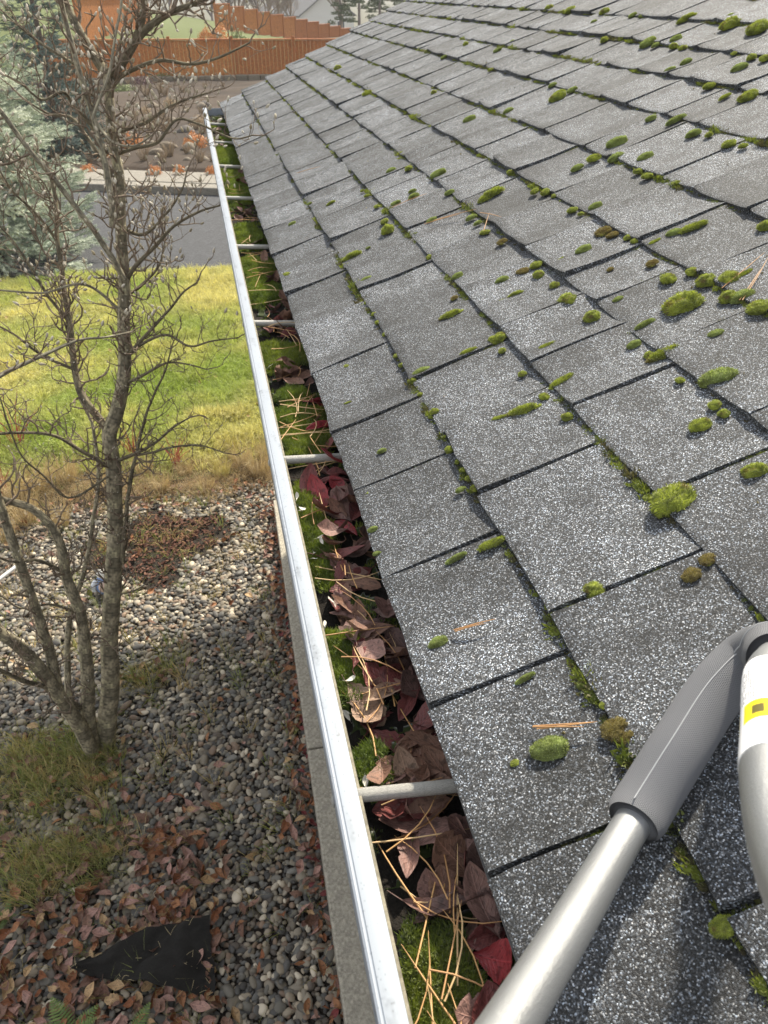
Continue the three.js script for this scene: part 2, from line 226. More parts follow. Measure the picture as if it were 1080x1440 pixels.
function shingleGeo(k, za, zb) { // za nearer than zb
  const s0 = COURSE[k], s1 = COURSE[k + 1] + 0.03, lift = jr() < 0.5 ? rr(0, 0.001, jr) : rr(0.002, 0.005, jr), tone = pick([0.72, 0.86, 0.95, 1, 1.08, 1.18], jr) * rr(0.93, 1.07, jr), ou = jr() * 3, ov = jr() * 3, ph = jr() * 50;
  const gap = rr(0.0016, 0.0032, jr), rim = rr(0.002, 0.0052, jr), z0 = za - gap, z1 = zb + gap, w = z0 - z1, cols = [0, 0.012 / w, 0.2, 0.4, 0.6, 0.8, 1 - 0.012 / w, 1].map((t) => [t, 1]);
  if (jr() < 0.55 && w > 0.09) { const b = rr(0.25, 0.75, jr), dk = rr(0.66, 0.82, jr), flip = jr() < 0.6; for (const c of cols) if ((c[0] > b) !== flip) c[1] = dk; cols.push([b - 0.008 / w, flip ? dk : 1], [b + 0.008 / w, flip ? 1 : dk]); cols.sort((a, c) => a[0] - c[0]); }
  const rows = [0, 0.0025, 0.02, 0.05, 0.08, s1 - s0 - 0.032, s1 - s0], curl = rr(-0.0015, 0.003, jr), cornerA = rr(-0.001, 0.003, jr), cornerB = rr(-0.001, 0.003, jr), skew = rr(-0.004, 0.004, jr);
  const P = [], C = [], U = [], I = [], nc = cols.length, nr = rows.length;
  const hTop = (r, t) => { const f = rows[r] / (COURSE[k + 1] - s0); return 0.0085 + lift - (r === 0 ? 0.0012 : 0) - 0.0048 * Math.min(1, f) - lift * 0.6 * Math.min(1, f) + rim * ((1 - t) ** 9 + t ** 9) * (r === nr - 1 ? 0.2 : 1) + (curl + cornerA * (1 - t) ** 4 + cornerB * t ** 4) * Math.max(0, 1 - f * 2.2) - (r === nr - 1 ? 0.002 : 0); };
  const put = (r, c, h, low = 0) => {
    const t = cols[c][0], sEdge = r <= 1 ? 0.0035 * (noise(t * w * 30, ph) - 0.5) + 0.0015 * (noise(t * w * 140, ph) - 0.5) + skew * (t - 0.5) : 0, s = s0 + rows[r] + sEdge;
    const ze = (c === 0 || c === nc - 1) ? 0.004 * (noise(rows[r] * 30, ph + 9 + c) - 0.5) : 0, z = z0 - t * w + ze, p = roofP(s, z, h);
    P.push(p.x, p.y, p.z); U.push((s - low) / TILE + ou, (z + low) / TILE + ov); const m = tone * cols[c][1] * (0.70 + 0.56 * fbm(s * 13, z * 13, 4)); C.push(m * 0.985, m * 0.985, m * 0.985);
  };
  for (let r = 0; r < nr; r++) for (let c = 0; c < nc; c++) put(r, c, hTop(r, cols[c][0]));
  for (let r = 0; r < nr - 1; r++) for (let c = 0; c < nc - 1; c++) { const a = r * nc + c; I.push(a, a + nc, a + 1, a + 1, a + nc, a + nc + 1); }
  const lo = k === 0 ? -0.002 : 0.001;
  const skirt = (list) => { for (let i = 0; i < list.length - 1; i++) { const b = P.length / 3; for (const [q, d] of [[list[i], 0], [list[i + 1], 0], [list[i + 1], 1], [list[i], 1]]) put(q[0], q[1], d ? lo : hTop(q[0], cols[q[1]][0]), d ? 0.009 : 0); I.push(b, b + 1, b + 2, b, b + 2, b + 3); } };
  skirt(cols.map((_, c) => [0, c])); skirt(rows.map((_, r) => [nr - 1 - r, 0])); skirt(rows.map((_, r) => [r, nc - 1]));
  const g = new THREE.BufferGeometry(); g.setAttribute('position', new THREE.Float32BufferAttribute(P, 3)); g.setAttribute('color', new THREE.Float32BufferAttribute(C, 3)); g.setAttribute('uv', new THREE.Float32BufferAttribute(U, 2)); g.setIndex(I);
  return toCreasedNormals(g, 0.5);
}
for (let k = 0; k < COURSE.length - 1; k++) {
  const end = zFar((COURSE[k] + COURSE[k + 1]) / 2), j = JOINTS[k] ? JOINTS[k].slice() : [rr(0.3, 0.5, jr)];
  while (j[0] < 1.2) j.unshift(j[0] + rr(0.16, 0.25, jr));
  while (true) { const n = j[j.length - 1] - pick(k > 4 ? [0.09, 0.12, 0.14, 0.17, 0.19, 0.21] : [0.12, 0.15, 0.17, 0.19, 0.21, 0.23], jr) - rr(0, 0.02, jr); if (n < end + 0.09) break; j.push(n); }
  j.push(end); courseJoints.push(j);
  for (let i = 0; i < j.length - 1; i++) shingles.push({ k, za: j[i], zb: j[i + 1] });
}
{ // what shows largest stays single; the remote remainder is one piece
  const P = new THREE.Matrix4().copy(camera.projectionMatrix).multiply(camera.matrixWorldInverse);
  camera.updateProjectionMatrix(); P.multiplyMatrices(camera.projectionMatrix, camera.matrixWorldInverse);
  for (const t of shingles) {
    const q = [[0, 0], [0, 1], [1, 1], [1, 0]].map(([a, b]) => roofP(COURSE[t.k + a], b ? t.zb : t.za, 0.008));
    t.d = EYE.distanceTo(q[0].clone().add(q[2]).multiplyScalar(0.5));
    const s = q.map((p) => p.clone().applyMatrix4(P)), inside = q.some((p, i) => p.clone().applyMatrix4(camera.matrixWorldInverse).z < -0.05 && Math.abs(s[i].x) < 1.05 && Math.abs(s[i].y) < 1.05);
    let A = 0; for (let i = 0; i < 4; i++) { const a = s[i], b = s[(i + 1) % 4]; A += a.x * b.y - b.x * a.y; } t.a = inside ? Math.abs(A) : 0;
  }
  const seen = shingles.filter((t) => t.a > 0).sort((a, b) => b.a - a.a), single = new Set(seen.slice(0, 300)); const rest = [];
  for (const t of shingles) { const g = shingleGeo(t.k, t.za, t.zb); if (single.has(t)) mesh('shingle', g, shingleM, roof); else rest.push(g); }
  const m = mesh('shingle_remainder', mergeGeometries(rest), shingleM, roof); m.userData.kind = 'stuff';
  console.log('shingles', shingles.length, 'seen', seen.length);
}

// ---------------------------------------------------------------- rain gutter
const LIPY = 2.415, BEDY = 2.374;
const gutter = grp('rain_gutter');
tag(gutter, 'white aluminium rain gutter along the eave, packed with moss and dead leaves', 'gutter');
const alu = new THREE.MeshStandardMaterial({ color: rgb(0.30, 0.335, 0.395), roughness: 0.38, metalness: 0.0, map: dataTex(256, 1024, (i, j) => { const s = noise(i * 0.16, j * 0.035, 2), p = noise(i * 0.5, j * 0.5, 6), v = 1 - 0.16 * sstep(0.6, 0.9, s) * p - (p > 0.93 ? 0.14 : 0) - 0.06 * noise(i * 0.03, j * 0.01, 8); return [v, v, v * 0.99]; }, true, [4, 0.8]) });
const GZ0 = 1.2, GZ1 = -5.12;
function extrudeZ(pts, z0, z1, n = 24, wob = 0.0012) {
  const P = [], U = [], I = []; let L = [0]; for (let i = 1; i <= pts.length; i++) { const a = pts[i - 1], b = pts[i % pts.length]; L.push(L[i - 1] + Math.hypot(b[0] - a[0], b[1] - a[1])); }
  for (let j = 0; j <= n; j++) { const z = z0 + (z1 - z0) * j / n, wx = wob * (noise(z * 1.3, 7) - 0.5) * 2, wy = wob * (noise(z * 1.1, 17) - 0.5) * 2; for (let i = 0; i <= pts.length; i++) { const p = pts[i % pts.length]; P.push(p[0] + wx, p[1] + wy, z); U.push(L[i], z); } }
  const w = pts.length + 1; for (let j = 0; j < n; j++) for (let i = 0; i < pts.length; i++) { const a = j * w + i; I.push(a, a + w, a + 1, a + 1, a + w, a + w + 1); }
  const g = new THREE.BufferGeometry(); g.setAttribute('position', new THREE.Float32BufferAttribute(P, 3)); g.setAttribute('uv', new THREE.Float32BufferAttribute(U, 2)); g.setIndex(I); return toCreasedNormals(g, 0.4);
}
// K-style trough: folded sheet about 1 mm thick
mesh('trough', extrudeZ([[0.0460, 2.4085], [0.0470, 2.4126], [0.0488, 2.4138], [0.0508, 2.4136], [0.0518, 2.4146], [0.0645, 2.4163], [0.0668, 2.4158], [0.0675, 2.4135], [0.0668, 2.4110], [0.0645, 2.4100], [0.0500, 2.4085], [0.0490, 2.3800], [0.0580, 2.3660], [0.0700, 2.3500], [0.0770, 2.3235], [0.1690, 2.3235], [0.1690, 2.4050], [0.1705, 2.4050], [0.1705, 2.3220], [0.0758, 2.3220], [0.0685, 2.3493], [0.0568, 2.3650], [0.0475, 2.3795], [0.0470, 2.4060]], GZ0, GZ1, 60), alu, gutter);
mesh('end_cap', block(0.046, 0.171, 2.322, 2.411, GZ1 - 0.002, GZ1 + 0.0005, 0.0004), alu, gutter);
const hemM = std({ color: rgb(0.44, 0.40, 0.30), map: grainAt(8), roughness: 0.9 });
mesh('inner_hem', extrudeZ([[0.0600, 2.4095], [0.0700, 2.4105], [0.0706, 2.4085], [0.0700, 2.4060], [0.0600, 2.4060]], GZ0 - 0.01, GZ1 + 0.01, 60), hemM, gutter);
mesh('drip_edge', block(0.150, 0.1752, 2.4255, 2.427, -4.94, 1.2, 0.0003), std({ color: rgb(0.10, 0.10, 0.10), roughness: 0.7 }), gutter);
const ferruleM = new THREE.MeshStandardMaterial({ color: rgb(0.80, 0.78, 0.72), roughness: 0.5, metalness: 0, bumpMap: grainBAt(12), bumpScale: 0.0008, map: grainAt(6) });
for (const [i, z] of [0.19, -0.417, -1.016, -1.604, -2.199, -2.805, -3.374, -3.96, -4.543].entries()) {
  const a = V(0.062, LIPY - 0.0085, z), b = V(0.176, LIPY - 0.017, z + rr(-0.006, 0.006));
  mesh('spike_sleeve', sweep([a, a.clone().lerp(b, 0.02), a.clone().lerp(b, 0.5), b], [0.0058, 0.0063, 0.0063, 0.0063], 18), ferruleM, gutter);
  const hd = new THREE.SphereGeometry(0.0055, 10, 6); hd.scale(0.35, 1, 1); hd.translate(0.0455, LIPY - 0.011, z); mesh('spike_head', hd, ferruleM, gutter);
}
// what has settled in the gutter
const MOSSY = [[0.105, -0.24, 0.035, 0.075], [0.09, -0.46, 0.016, 0.03], [0.092, -0.60, 0.026, 0.06], [0.088, -0.83, 0.024, 0.085], [0.086, -0.935, 0.02, 0.04], [0.11, -1.14, 0.05, 0.10], [0.11, -1.47, 0.05, 0.075], [0.11, -1.28, 0.03, 0.03], [0.11, -1.87, 0.05, 0.10], [0.11, -2.06, 0.05, 0.10], [0.105, -2.36, 0.045, 0.13], [0.11, -2.95, 0.05, 0.17], [0.11, -3.2, 0.05, 0.13], [0.11, -3.65, 0.05, 0.25], [0.11, -4.05, 0.04, 0.15]];
const mossAt = (x, z) => { let m = 0; for (const [a, b, rx, rz] of MOSSY) m = Math.max(m, 1.25 - Math.hypot((x - a) / rx, (z - b) / rz)); return clamp((m + 0.7 * (fbm(x * 45, z * 45, 3) - 0.5)) * 2); };
const bedH = (x, z) => BEDY + 0.010 * (fbm(x * 22, z * 22, 2) - 0.5) + 0.006 * (fbm(x * 70, z * 70, 5) - 0.5) + 0.016 * mossAt(x, z) * (0.55 + 0.9 * fbm(x * 40, z * 40, 9)) - 0.012 * sstep(-0.9, -0.2, z);
{
  const g = sheet(0.060, 0.1685, GZ1 + 0.004, 0.9, 0, 22, 520, bedH);
  const o = mesh('gutter_silt', g, std({ color: rgb(0.035, 0.027, 0.02), map: grainAt(14), bumpMap: grainBAt(20), bumpScale: 0.004, roughness: 1 })); tag(o, 'black rotted silt lying in the bottom of the gutter', 'silt', null, 'stuff');
}
function tuftGeo(n, h, spread, w, seed, bend = 0.4, c0 = rgb(1, 1, 1), c1 = c0) { // n narrow blades from one spot
  const r = rng(seed), s = new Soup();
  for (let i = 0; i < n; i++) {
    const a = r() * 6.283, d = spread * Math.sqrt(r()), b = V(Math.cos(a) * d, 0, Math.sin(a) * d), a2 = a + rr(-1, 1, r), lean = rr(0.1, 1, r) * bend, hh = h * rr(0.55, 1, r), wv = V(-Math.sin(a2 + 1.2), 0, Math.cos(a2 + 1.2)).multiplyScalar(w * rr(0.6, 1, r));
    const m = b.clone().add(V(Math.cos(a2) * lean * hh * 0.35, hh * 0.6, Math.sin(a2) * lean * hh * 0.35)), t = b.clone().add(V(Math.cos(a2) * lean * hh, hh * (1 - 0.3 * lean), Math.sin(a2) * lean * hh));
    const col = mix(c0, c1, r()); const b1 = b.clone().add(wv), b2 = b.clone().sub(wv), m1 = m.clone().addScaledVector(wv, 0.8), m2 = m.clone().addScaledVector(wv, -0.8);
    s.quad(b2, b1, m1, m2, col); s.tri(m2, m1, t, col);
  }
  return s.geo();
}
const mossM = new THREE.MeshPhysicalMaterial({ vertexColors: true, roughness: 1, transmission: 0.32, thickness: 0 });
{
  const tufts = [0, 1, 2].map((i) => tuftGeo(14, 0.010, 0.006, 0.0007, 300 + i, 0.8, rgb(0.8, 0.85, 0.7), rgb(1.15, 1.1, 1)));
  const lists = [[], [], []], r = rng(71);
  for (let i = 0; i < 60000; i++) {
    const z = -0.1 - Math.pow(r(), 1.25) * 4.9, x = rr(0.068, 0.165, r), m = mossAt(x, z); if (m < 0.25 + 0.5 * r()) continue;
    const k = fbm(x * 60, z * 60, 12), big = 1 + 0.35 * sstep(-1.5, -4, z);
    const c = mix(mix(rgb(0.075, 0.125, 0.016), rgb(0.24, 0.31, 0.03), clamp(k * 1.7 - 0.35)), rgb(0.27, 0.29, 0.04), 0.45 * clamp(noise(x * 20, z * 9, 30) * 1.6 - 0.5));
    pick(lists, r).push({ p: V(x, bedH(x, z) - 0.0015, z), q: qEuler(rr(-0.5, 0.5, r), r() * 6.28, rr(-0.5, 0.5, r)), s: V(1, rr(0.7, 1.3, r), 1).multiplyScalar(rr(0.8, 1.3, r) * big), c });
  }
  const under = sheet(0.0605, 0.168, GZ1 + 0.006, 0.8, 0, 44, 900, (x, z) => { const m = mossAt(x, z); return m > 0.12 ? bedH(x, z) + 0.0012 : BEDY - 0.03; });
  const g0 = mesh('moss_mat', paint(under, (p) => mix(rgb(0.03, 0.05, 0.01), rgb(0.075, 0.105, 0.016), fbm(p.x * 80, p.z * 80))), mossM); tag(g0, 'green moss mat growing on the silt inside the gutter', 'moss', null, 'stuff');
  lists.forEach((l, i) => { const m = inst('moss_shoots', tufts[i], mossM, l); tag(m, 'fuzzy green moss shoots growing inside the gutter', 'moss', null, 'stuff'); });
  console.log('gutter moss', lists.map((l) => l.length).join());
}
// ---------------------------------------------------------------- dead leaves
function leafGeo(seed, L, Wd, o) { // u along the blade; cupped, curled, toothed
  const r = rng(seed), nu = 14, nv = 8, P = [], U = [], I = [], fold = o.fold, curl = o.curl, twist = rr(-0.6, 0.6, r), wav = rr(0.02, 0.06, r), ph = r() * 9, tear = r() < 0.3 ? rr(0.5, 0.9, r) : 2;
  for (let i = 0; i <= nu; i++) for (let j = 0; j <= nv; j++) {
    const t = i / nu, v = j / nv * 2 - 1, q = Math.pow(t, o.ob), w = Wd * Math.pow(Math.sin(Math.PI * clamp(q, 0.004, 0.996)), 0.72) * (1 + (Math.abs(v) > 0.9 ? o.tooth * ((i % 2) ? 1 : -1) : 0)) * (Math.abs(t - tear) < 0.04 && v > 0 ? 0.72 : 1);
    const ang = v * fold, x = t * L, y0 = Math.sin(ang) * w * v * 0.0 + Math.abs(v) * w * Math.sin(fold), zz = v * w * Math.cos(fold * 0.9);
    const tw = twist * (t - 0.3), cz = zz * Math.cos(tw) - y0 * Math.sin(tw), cy = zz * Math.sin(tw) + y0 * Math.cos(tw), k = curl * t;
    P.push(L * (Math.abs(curl) < 0.05 ? t : Math.sin(k) / curl) - cy * Math.sin(k), L * (Math.abs(curl) < 0.05 ? 0 : (1 - Math.cos(k)) / curl) + cy * Math.cos(k) + wav * L * (noise(t * 4 + ph, v * 2) - 0.5) * (0.4 + Math.abs(v)), cz); U.push(t, j / nv);
  }
  const w = nv + 1; for (let i = 0; i < nu; i++) for (let j = 0; j < nv; j++) { const a = i * w + j; I.push(a, a + 1, a + w, a + 1, a + w + 1, a + w); }
  const g = new THREE.BufferGeometry(); g.setAttribute('position', new THREE.Float32BufferAttribute(P, 3)); g.setAttribute('uv', new THREE.Float32BufferAttribute(U, 2)); g.setIndex(I); g.computeVertexNormals();
  const st = sweep([V(-L * rr(0.12, 0.3, r), rr(0, 0.006, r), rr(-0.006, 0.006, r)), V(-L * 0.08, 0.001, 0), V(0.002, 0, 0)], [0.0006, 0.0006, 0.0007], 4);
  const m = mergeGeometries([g, st]); m.translate(-L * 0.45, 0, 0); return m;
}
const leafG = [], LEAFG_FORM = []; { const r = rng(91); for (let i = 0; i < 16; i++) { const L = rr(0.046, 0.068, r), W = rr(0.0115, 0.019, r), o = { fold: rr(0.05, 0.75, r), curl: rr(-0.9, 1.5, r), ob: rr(0.95, 1.6, r), tooth: r() < 0.35 ? 0.1 : 0.02 }; leafG.push(leafGeo(400 + i, L, W, o)); LEAFG_FORM.push(o.fold > 0.5 ? 'folded ' : o.curl > 0.8 ? 'curled ' : o.tooth > 0.05 ? 'toothed ' : W > 0.016 ? 'broad ' : 'narrow '); } }
const leafMat = (r, g, b, rough = 0.62) => new THREE.MeshStandardMaterial({ color: rgb(r, g, b), map: leafMap, bumpMap: leafBump, bumpScale: 0.0012, roughness: rough });
const LEAF = { mauve: leafMat(0.32, 0.18, 0.15), brown: leafMat(0.29, 0.155, 0.105), tan: leafMat(0.40, 0.26, 0.18), maroon: leafMat(0.23, 0.065, 0.06, 0.5), red: leafMat(0.42, 0.055, 0.065, 0.48), dark: leafMat(0.18, 0.10, 0.085) };
const LEAFWORD = { mauve: 'dusty mauve dead leaf', brown: 'brown dead leaf', tan: 'pale tan dead leaf', maroon: 'dark maroon dead leaf', red: 'red fallen leaf', dark: 'blackish rotting leaf' };
const SPIKES = [-0.417, -1.016, -1.604, -2.199, -2.805, -3.374, -3.96, -4.543], ORD = ['first', 'second', 'third', 'fourth', 'fifth', 'sixth', 'seventh', 'eighth'];
const bay = (z) => { let i = 0; while (i < SPIKES.length && z < SPIKES[i]) i++; return i === 0 ? 'in the gutter beside the ladder tube' : i === SPIKES.length ? 'in the gutter by its end cap' : 'past the ' + ORD[i - 1] + ' gutter spike sleeve from ladder tube'; };
function putLeaf(kind, gi, p, q, sc, where, group) { const m = mesh('fallen_leaf', leafG[gi], LEAF[kind]); m.position.copy(p); m.quaternion.copy(q); m.scale.setScalar(sc); tag(m, (LEAFG_FORM[gi] + LEAFWORD[kind] + ' ' + where), 'leaf', group); return m; }
{
  const r = rng(1203); let n = 0;
  // [z from, z to, x from, x to, count, kinds]
  const zones = [
    [-0.10, -0.36, 0.122, 0.162, 30, ['maroon', 'red', 'maroon', 'mauve', 'dark']], [-0.29, -0.42, 0.092, 0.158, 16, ['mauve', 'brown', 'mauve', 'dark']], [-0.40, -0.56, 0.088, 0.156, 20, ['mauve', 'brown', 'brown', 'tan', 'maroon']],
    [-0.54, -0.80, 0.10, 0.156, 30, ['mauve', 'brown', 'mauve', 'maroon', 'brown', 'dark']], [-0.46, -0.66, 0.118, 0.162, 16, ['brown', 'mauve', 'dark', 'brown', 'maroon']], [-0.84, -1.0, 0.12, 0.162, 8, ['brown', 'mauve', 'dark']], [-0.66, -0.78, 0.085, 0.13, 8, ['mauve', 'maroon', 'brown']], [-0.78, -0.99, 0.105, 0.156, 15, ['mauve', 'maroon', 'brown', 'red']], [-0.93, -1.03, 0.09, 0.15, 8, ['mauve', 'red', 'maroon']],
    [-1.03, -1.22, 0.135, 0.158, 5, ['dark', 'maroon', 'red']], [-1.28, -1.41, 0.095, 0.15, 9, ['brown', 'tan', 'brown', 'mauve']], [-1.55, -1.74, 0.09, 0.155, 13, ['maroon', 'mauve', 'brown']], [-1.74, -2.2, 0.125, 0.158, 9, ['brown', 'dark', 'maroon']],
    [-2.2, -2.3, 0.09, 0.15, 4, ['brown', 'maroon']], [-2.55, -2.78, 0.09, 0.155, 14, ['dark', 'brown', 'mauve']], [-3.0, -3.4, 0.12, 0.157, 6, ['maroon', 'brown', 'mauve']], [-3.8, -4.9, 0.09, 0.155, 10, ['dark', 'brown', 'dark']]];
  for (const [za, zb, xa, xb, c, kinds] of zones) for (let i = 0; i < c; i++) {
    const x = rr(xa, xb, r), z = rr(za, zb, r), edge = sstep(0.12, 0.16, x), layer = i / c;
    const turn = x < 0.104 ? Math.PI / 2 * (r() < 0.5 ? 1 : -1) + rr(-0.45, 0.45, r) : r() * 6.28; const p = V(Math.max(x, 0.094), bedH(x, z) + 0.004 + 0.011 * layer + 0.004 * edge, z), q = qEuler(rr(-0.4, 0.4, r), turn, rr(-0.45, 0.3, r)); const k = pick(kinds, r);
    putLeaf(k, Math.floor(r() * 16), p, q, rr(0.68, 1.12, r) * (z < -1.7 ? 0.85 : 1), bay(z), k + ' leaves in the gutter'); n++;
  }
  console.log('gutter leaves', n);
}
{ // pale shrivelled petals stuck in the moss
  const r = rng(88), pm = std({ color: rgb(0.74, 0.71, 0.62), roughness: 0.8 });
  for (const [z, n] of [[-0.44, 2], [-0.56, 3], [-0.70, 3], [-0.80, 4], [-0.90, 4], [-1.42, 1]]) for (let i = 0; i < n; i++) { const x = rr(0.076, 0.094, r), zz = z + rr(-0.03, 0.03, r), m = mesh('shrivelled_petal', leafG[[1, 4, 9][i % 3]], pm); m.position.set(x, bedH(x, zz) + 0.010, zz); m.quaternion.copy(qEuler(rr(-0.5, 0.5, r), r() * 6.28, rr(-0.5, 0.5, r))); m.scale.set(0.24, 0.24, 0.16); tag(m, 'shrivelled white petal on the moss ' + bay(zz), 'petal', 'white petals in the gutter'); }
}
// ---------------------------------------------------------------- pine needles
const needleG = []; for (let i = 0; i < 5; i++) { const r = rng(800 + i), L = rr(0.055, 0.095, r), b = rr(-0.012, 0.012, r), c = rr(-0.006, 0.010, r); needleG.push(sweep([0, 0.25, 0.5, 0.75, 1].map((t) => V((t - 0.5) * L, c * 4 * t * (1 - t), b * 4 * t * (1 - t))), [0.00075, 0.0007, 0.00065, 0.0006, 0.0002], 5)); }
const NEEDLE = [std({ color: rgb(0.52, 0.30, 0.12), roughness: 0.55 }), std({ color: rgb(0.44, 0.24, 0.10), roughness: 0.55 }), std({ color: rgb(0.58, 0.40, 0.20), roughness: 0.55 })];
function putNeedle(p, q, sc, where, group) { const ni = Math.floor(R() * 3), m = mesh('pine_needle', pick(needleG), NEEDLE[ni]); m.position.copy(p); m.quaternion.copy(q); m.scale.setScalar(sc); tag(m, ['dry orange', 'rusty brown', 'pale straw'][ni] + ' pine needle ' + where, 'pine needle', group); }
{
  const r = rng(4411);
  for (const [za, zb, xa, xb, n] of [[-0.12, -0.42, 0.078, 0.135, 38], [-0.42, -0.66, 0.078, 0.15, 18], [-0.66, -0.95, 0.085, 0.15, 12], [-1.0, -1.26, 0.08, 0.145, 26], [-1.3, -1.7, 0.08, 0.14, 12], [-1.75, -2.3, 0.08, 0.14, 14], [-2.3, -3.3, 0.08, 0.14, 8]]) for (let i = 0; i < n; i++) {
    const x = rr(xa, xb, r), z = rr(za, zb, r), turn = r() < 0.6 ? Math.PI / 2 + rr(-0.5, 0.5, r) : rr(-0.7, 0.7, r);
    const x2 = Math.cos(turn) > 0.5 || Math.cos(turn) < -0.5 ? clamp(x, 0.112, 0.13) : x;
    putNeedle(V(x2, bedH(x2, z) + rr(0.012, 0.026, r), z), qEuler(0, turn, rr(-0.12, 0.12, r)), rr(0.85, 1.2, r), bay(z), 'pine needles in the gutter');
  }
}

// ---------------------------------------------------------------- moss cushions on the roof
function cushionGeo(seed, ax, az, ay, brown, smooth) { // unit-size cushion: base on y = 0, long axis x
  const r = rng(seed), g0 = mergeVertices(new THREE.IcosahedronGeometry(1, 7).deleteAttribute('normal').deleteAttribute('uv')), p = g0.attributes.position, o = seed * 3.7, q = V(0, 0, 0);
  for (let i = 0; i < p.count; i++) { q.fromBufferAttribute(p, i); const n = 1 + (smooth ? 0.4 : 0.9) * (fbm(q.x * 1.7 + o, q.y * 1.5, q.z * 1.5) - 0.5) + (smooth ? 0.12 : 0.34) * (fbm(q.x * 4.5 + o, q.y * 4.5, q.z * 4.5) - 0.5) + (smooth ? 0.14 : 0.22) * (noise(q.x * 11 + o, q.y * 11, q.z * 11) - 0.5); p.setXYZ(i, q.x * n * ax, Math.max(-0.12, q.y * n) * ay, q.z * n * az); }
  g0.computeVertexNormals(); const n0 = g0.attributes.normal, s = new Soup();
  const colAt = (x, y, z) => { const t = clamp(fbm(x * 2.2 + o, y * 2, z * 2.2, 4) * 2 - 0.5), b = clamp((fbm(x * 1.6 + 9, y * 1.6, z * 1.6 + o) - 0.62 + brown * 0.4) * 5); return mix(mix(rgb(0.15, 0.18, 0.028), smooth ? rgb(0.36, 0.44, 0.13) : rgb(0.40, 0.46, 0.05), t), mix(rgb(0.14, 0.085, 0.03), rgb(0.22, 0.15, 0.05), r()), b * 0.8); };
  const idx = g0.index.array, A = V(0, 0, 0), B = V(0, 0, 0), C = V(0, 0, 0);
  paint(g0, (v) => colAt(v.x, v.y, v.z).multiplyScalar(0.8));
  for (let i = 0; i < idx.length; i += 3) for (let k = 0; k < 2; k++) {
    A.fromBufferAttribute(p, idx[i]); B.fromBufferAttribute(p, idx[i + 1]); C.fromBufferAttribute(p, idx[i + 2]); if (A.y < -0.05 * ay) continue;
    let u = r(), v = r(); if (u + v > 1) { u = 1 - u; v = 1 - v; } const b = A.clone().addScaledVector(B.clone().sub(A), u).addScaledVector(C.clone().sub(A), v), n = V(0, 0, 0).fromBufferAttribute(n0, idx[i]);
    const d = n.clone().add(V(rr(-0.5, 0.5, r), rr(0, 0.6, r), rr(-0.5, 0.5, r))).normalize(), w = V(rr(-1, 1, r), rr(-1, 1, r), rr(-1, 1, r)).cross(d).normalize()  .multiplyScalar(0.03), t = b.clone().addScaledVector(d, rr(0.09, 0.26, r) * (smooth ? 0.7 : 1)), c = colAt(b.x, b.y, b.z).multiplyScalar(rr(0.6, 1.5, r));
    s.tri(b.clone().add(w), b.clone().sub(w), t, c);
  }
  const f = s.geo(); const body = g0.toNonIndexed(); body.setAttribute('uv', new THREE.Float32BufferAttribute(new Float32Array(body.attributes.position.count * 2), 2)); return mergeGeometries([body, f]);
}
const CUSH = { round: [0, 1, 2].map((i) => cushionGeo(21 + i, 0.92, 1, 0.95, 0, false)), smooth: [0, 1].map((i) => cushionGeo(31 + i, 1, 0.58, 0.6, -0.3, true)), long: [0, 1, 2].map((i) => cushionGeo(41 + i, 1, 0.26, 0.34, 0, i === 0)), brown: [0, 1].map((i) => cushionGeo(51 + i, 1, 0.8, 0.5, 1.2, false)) };
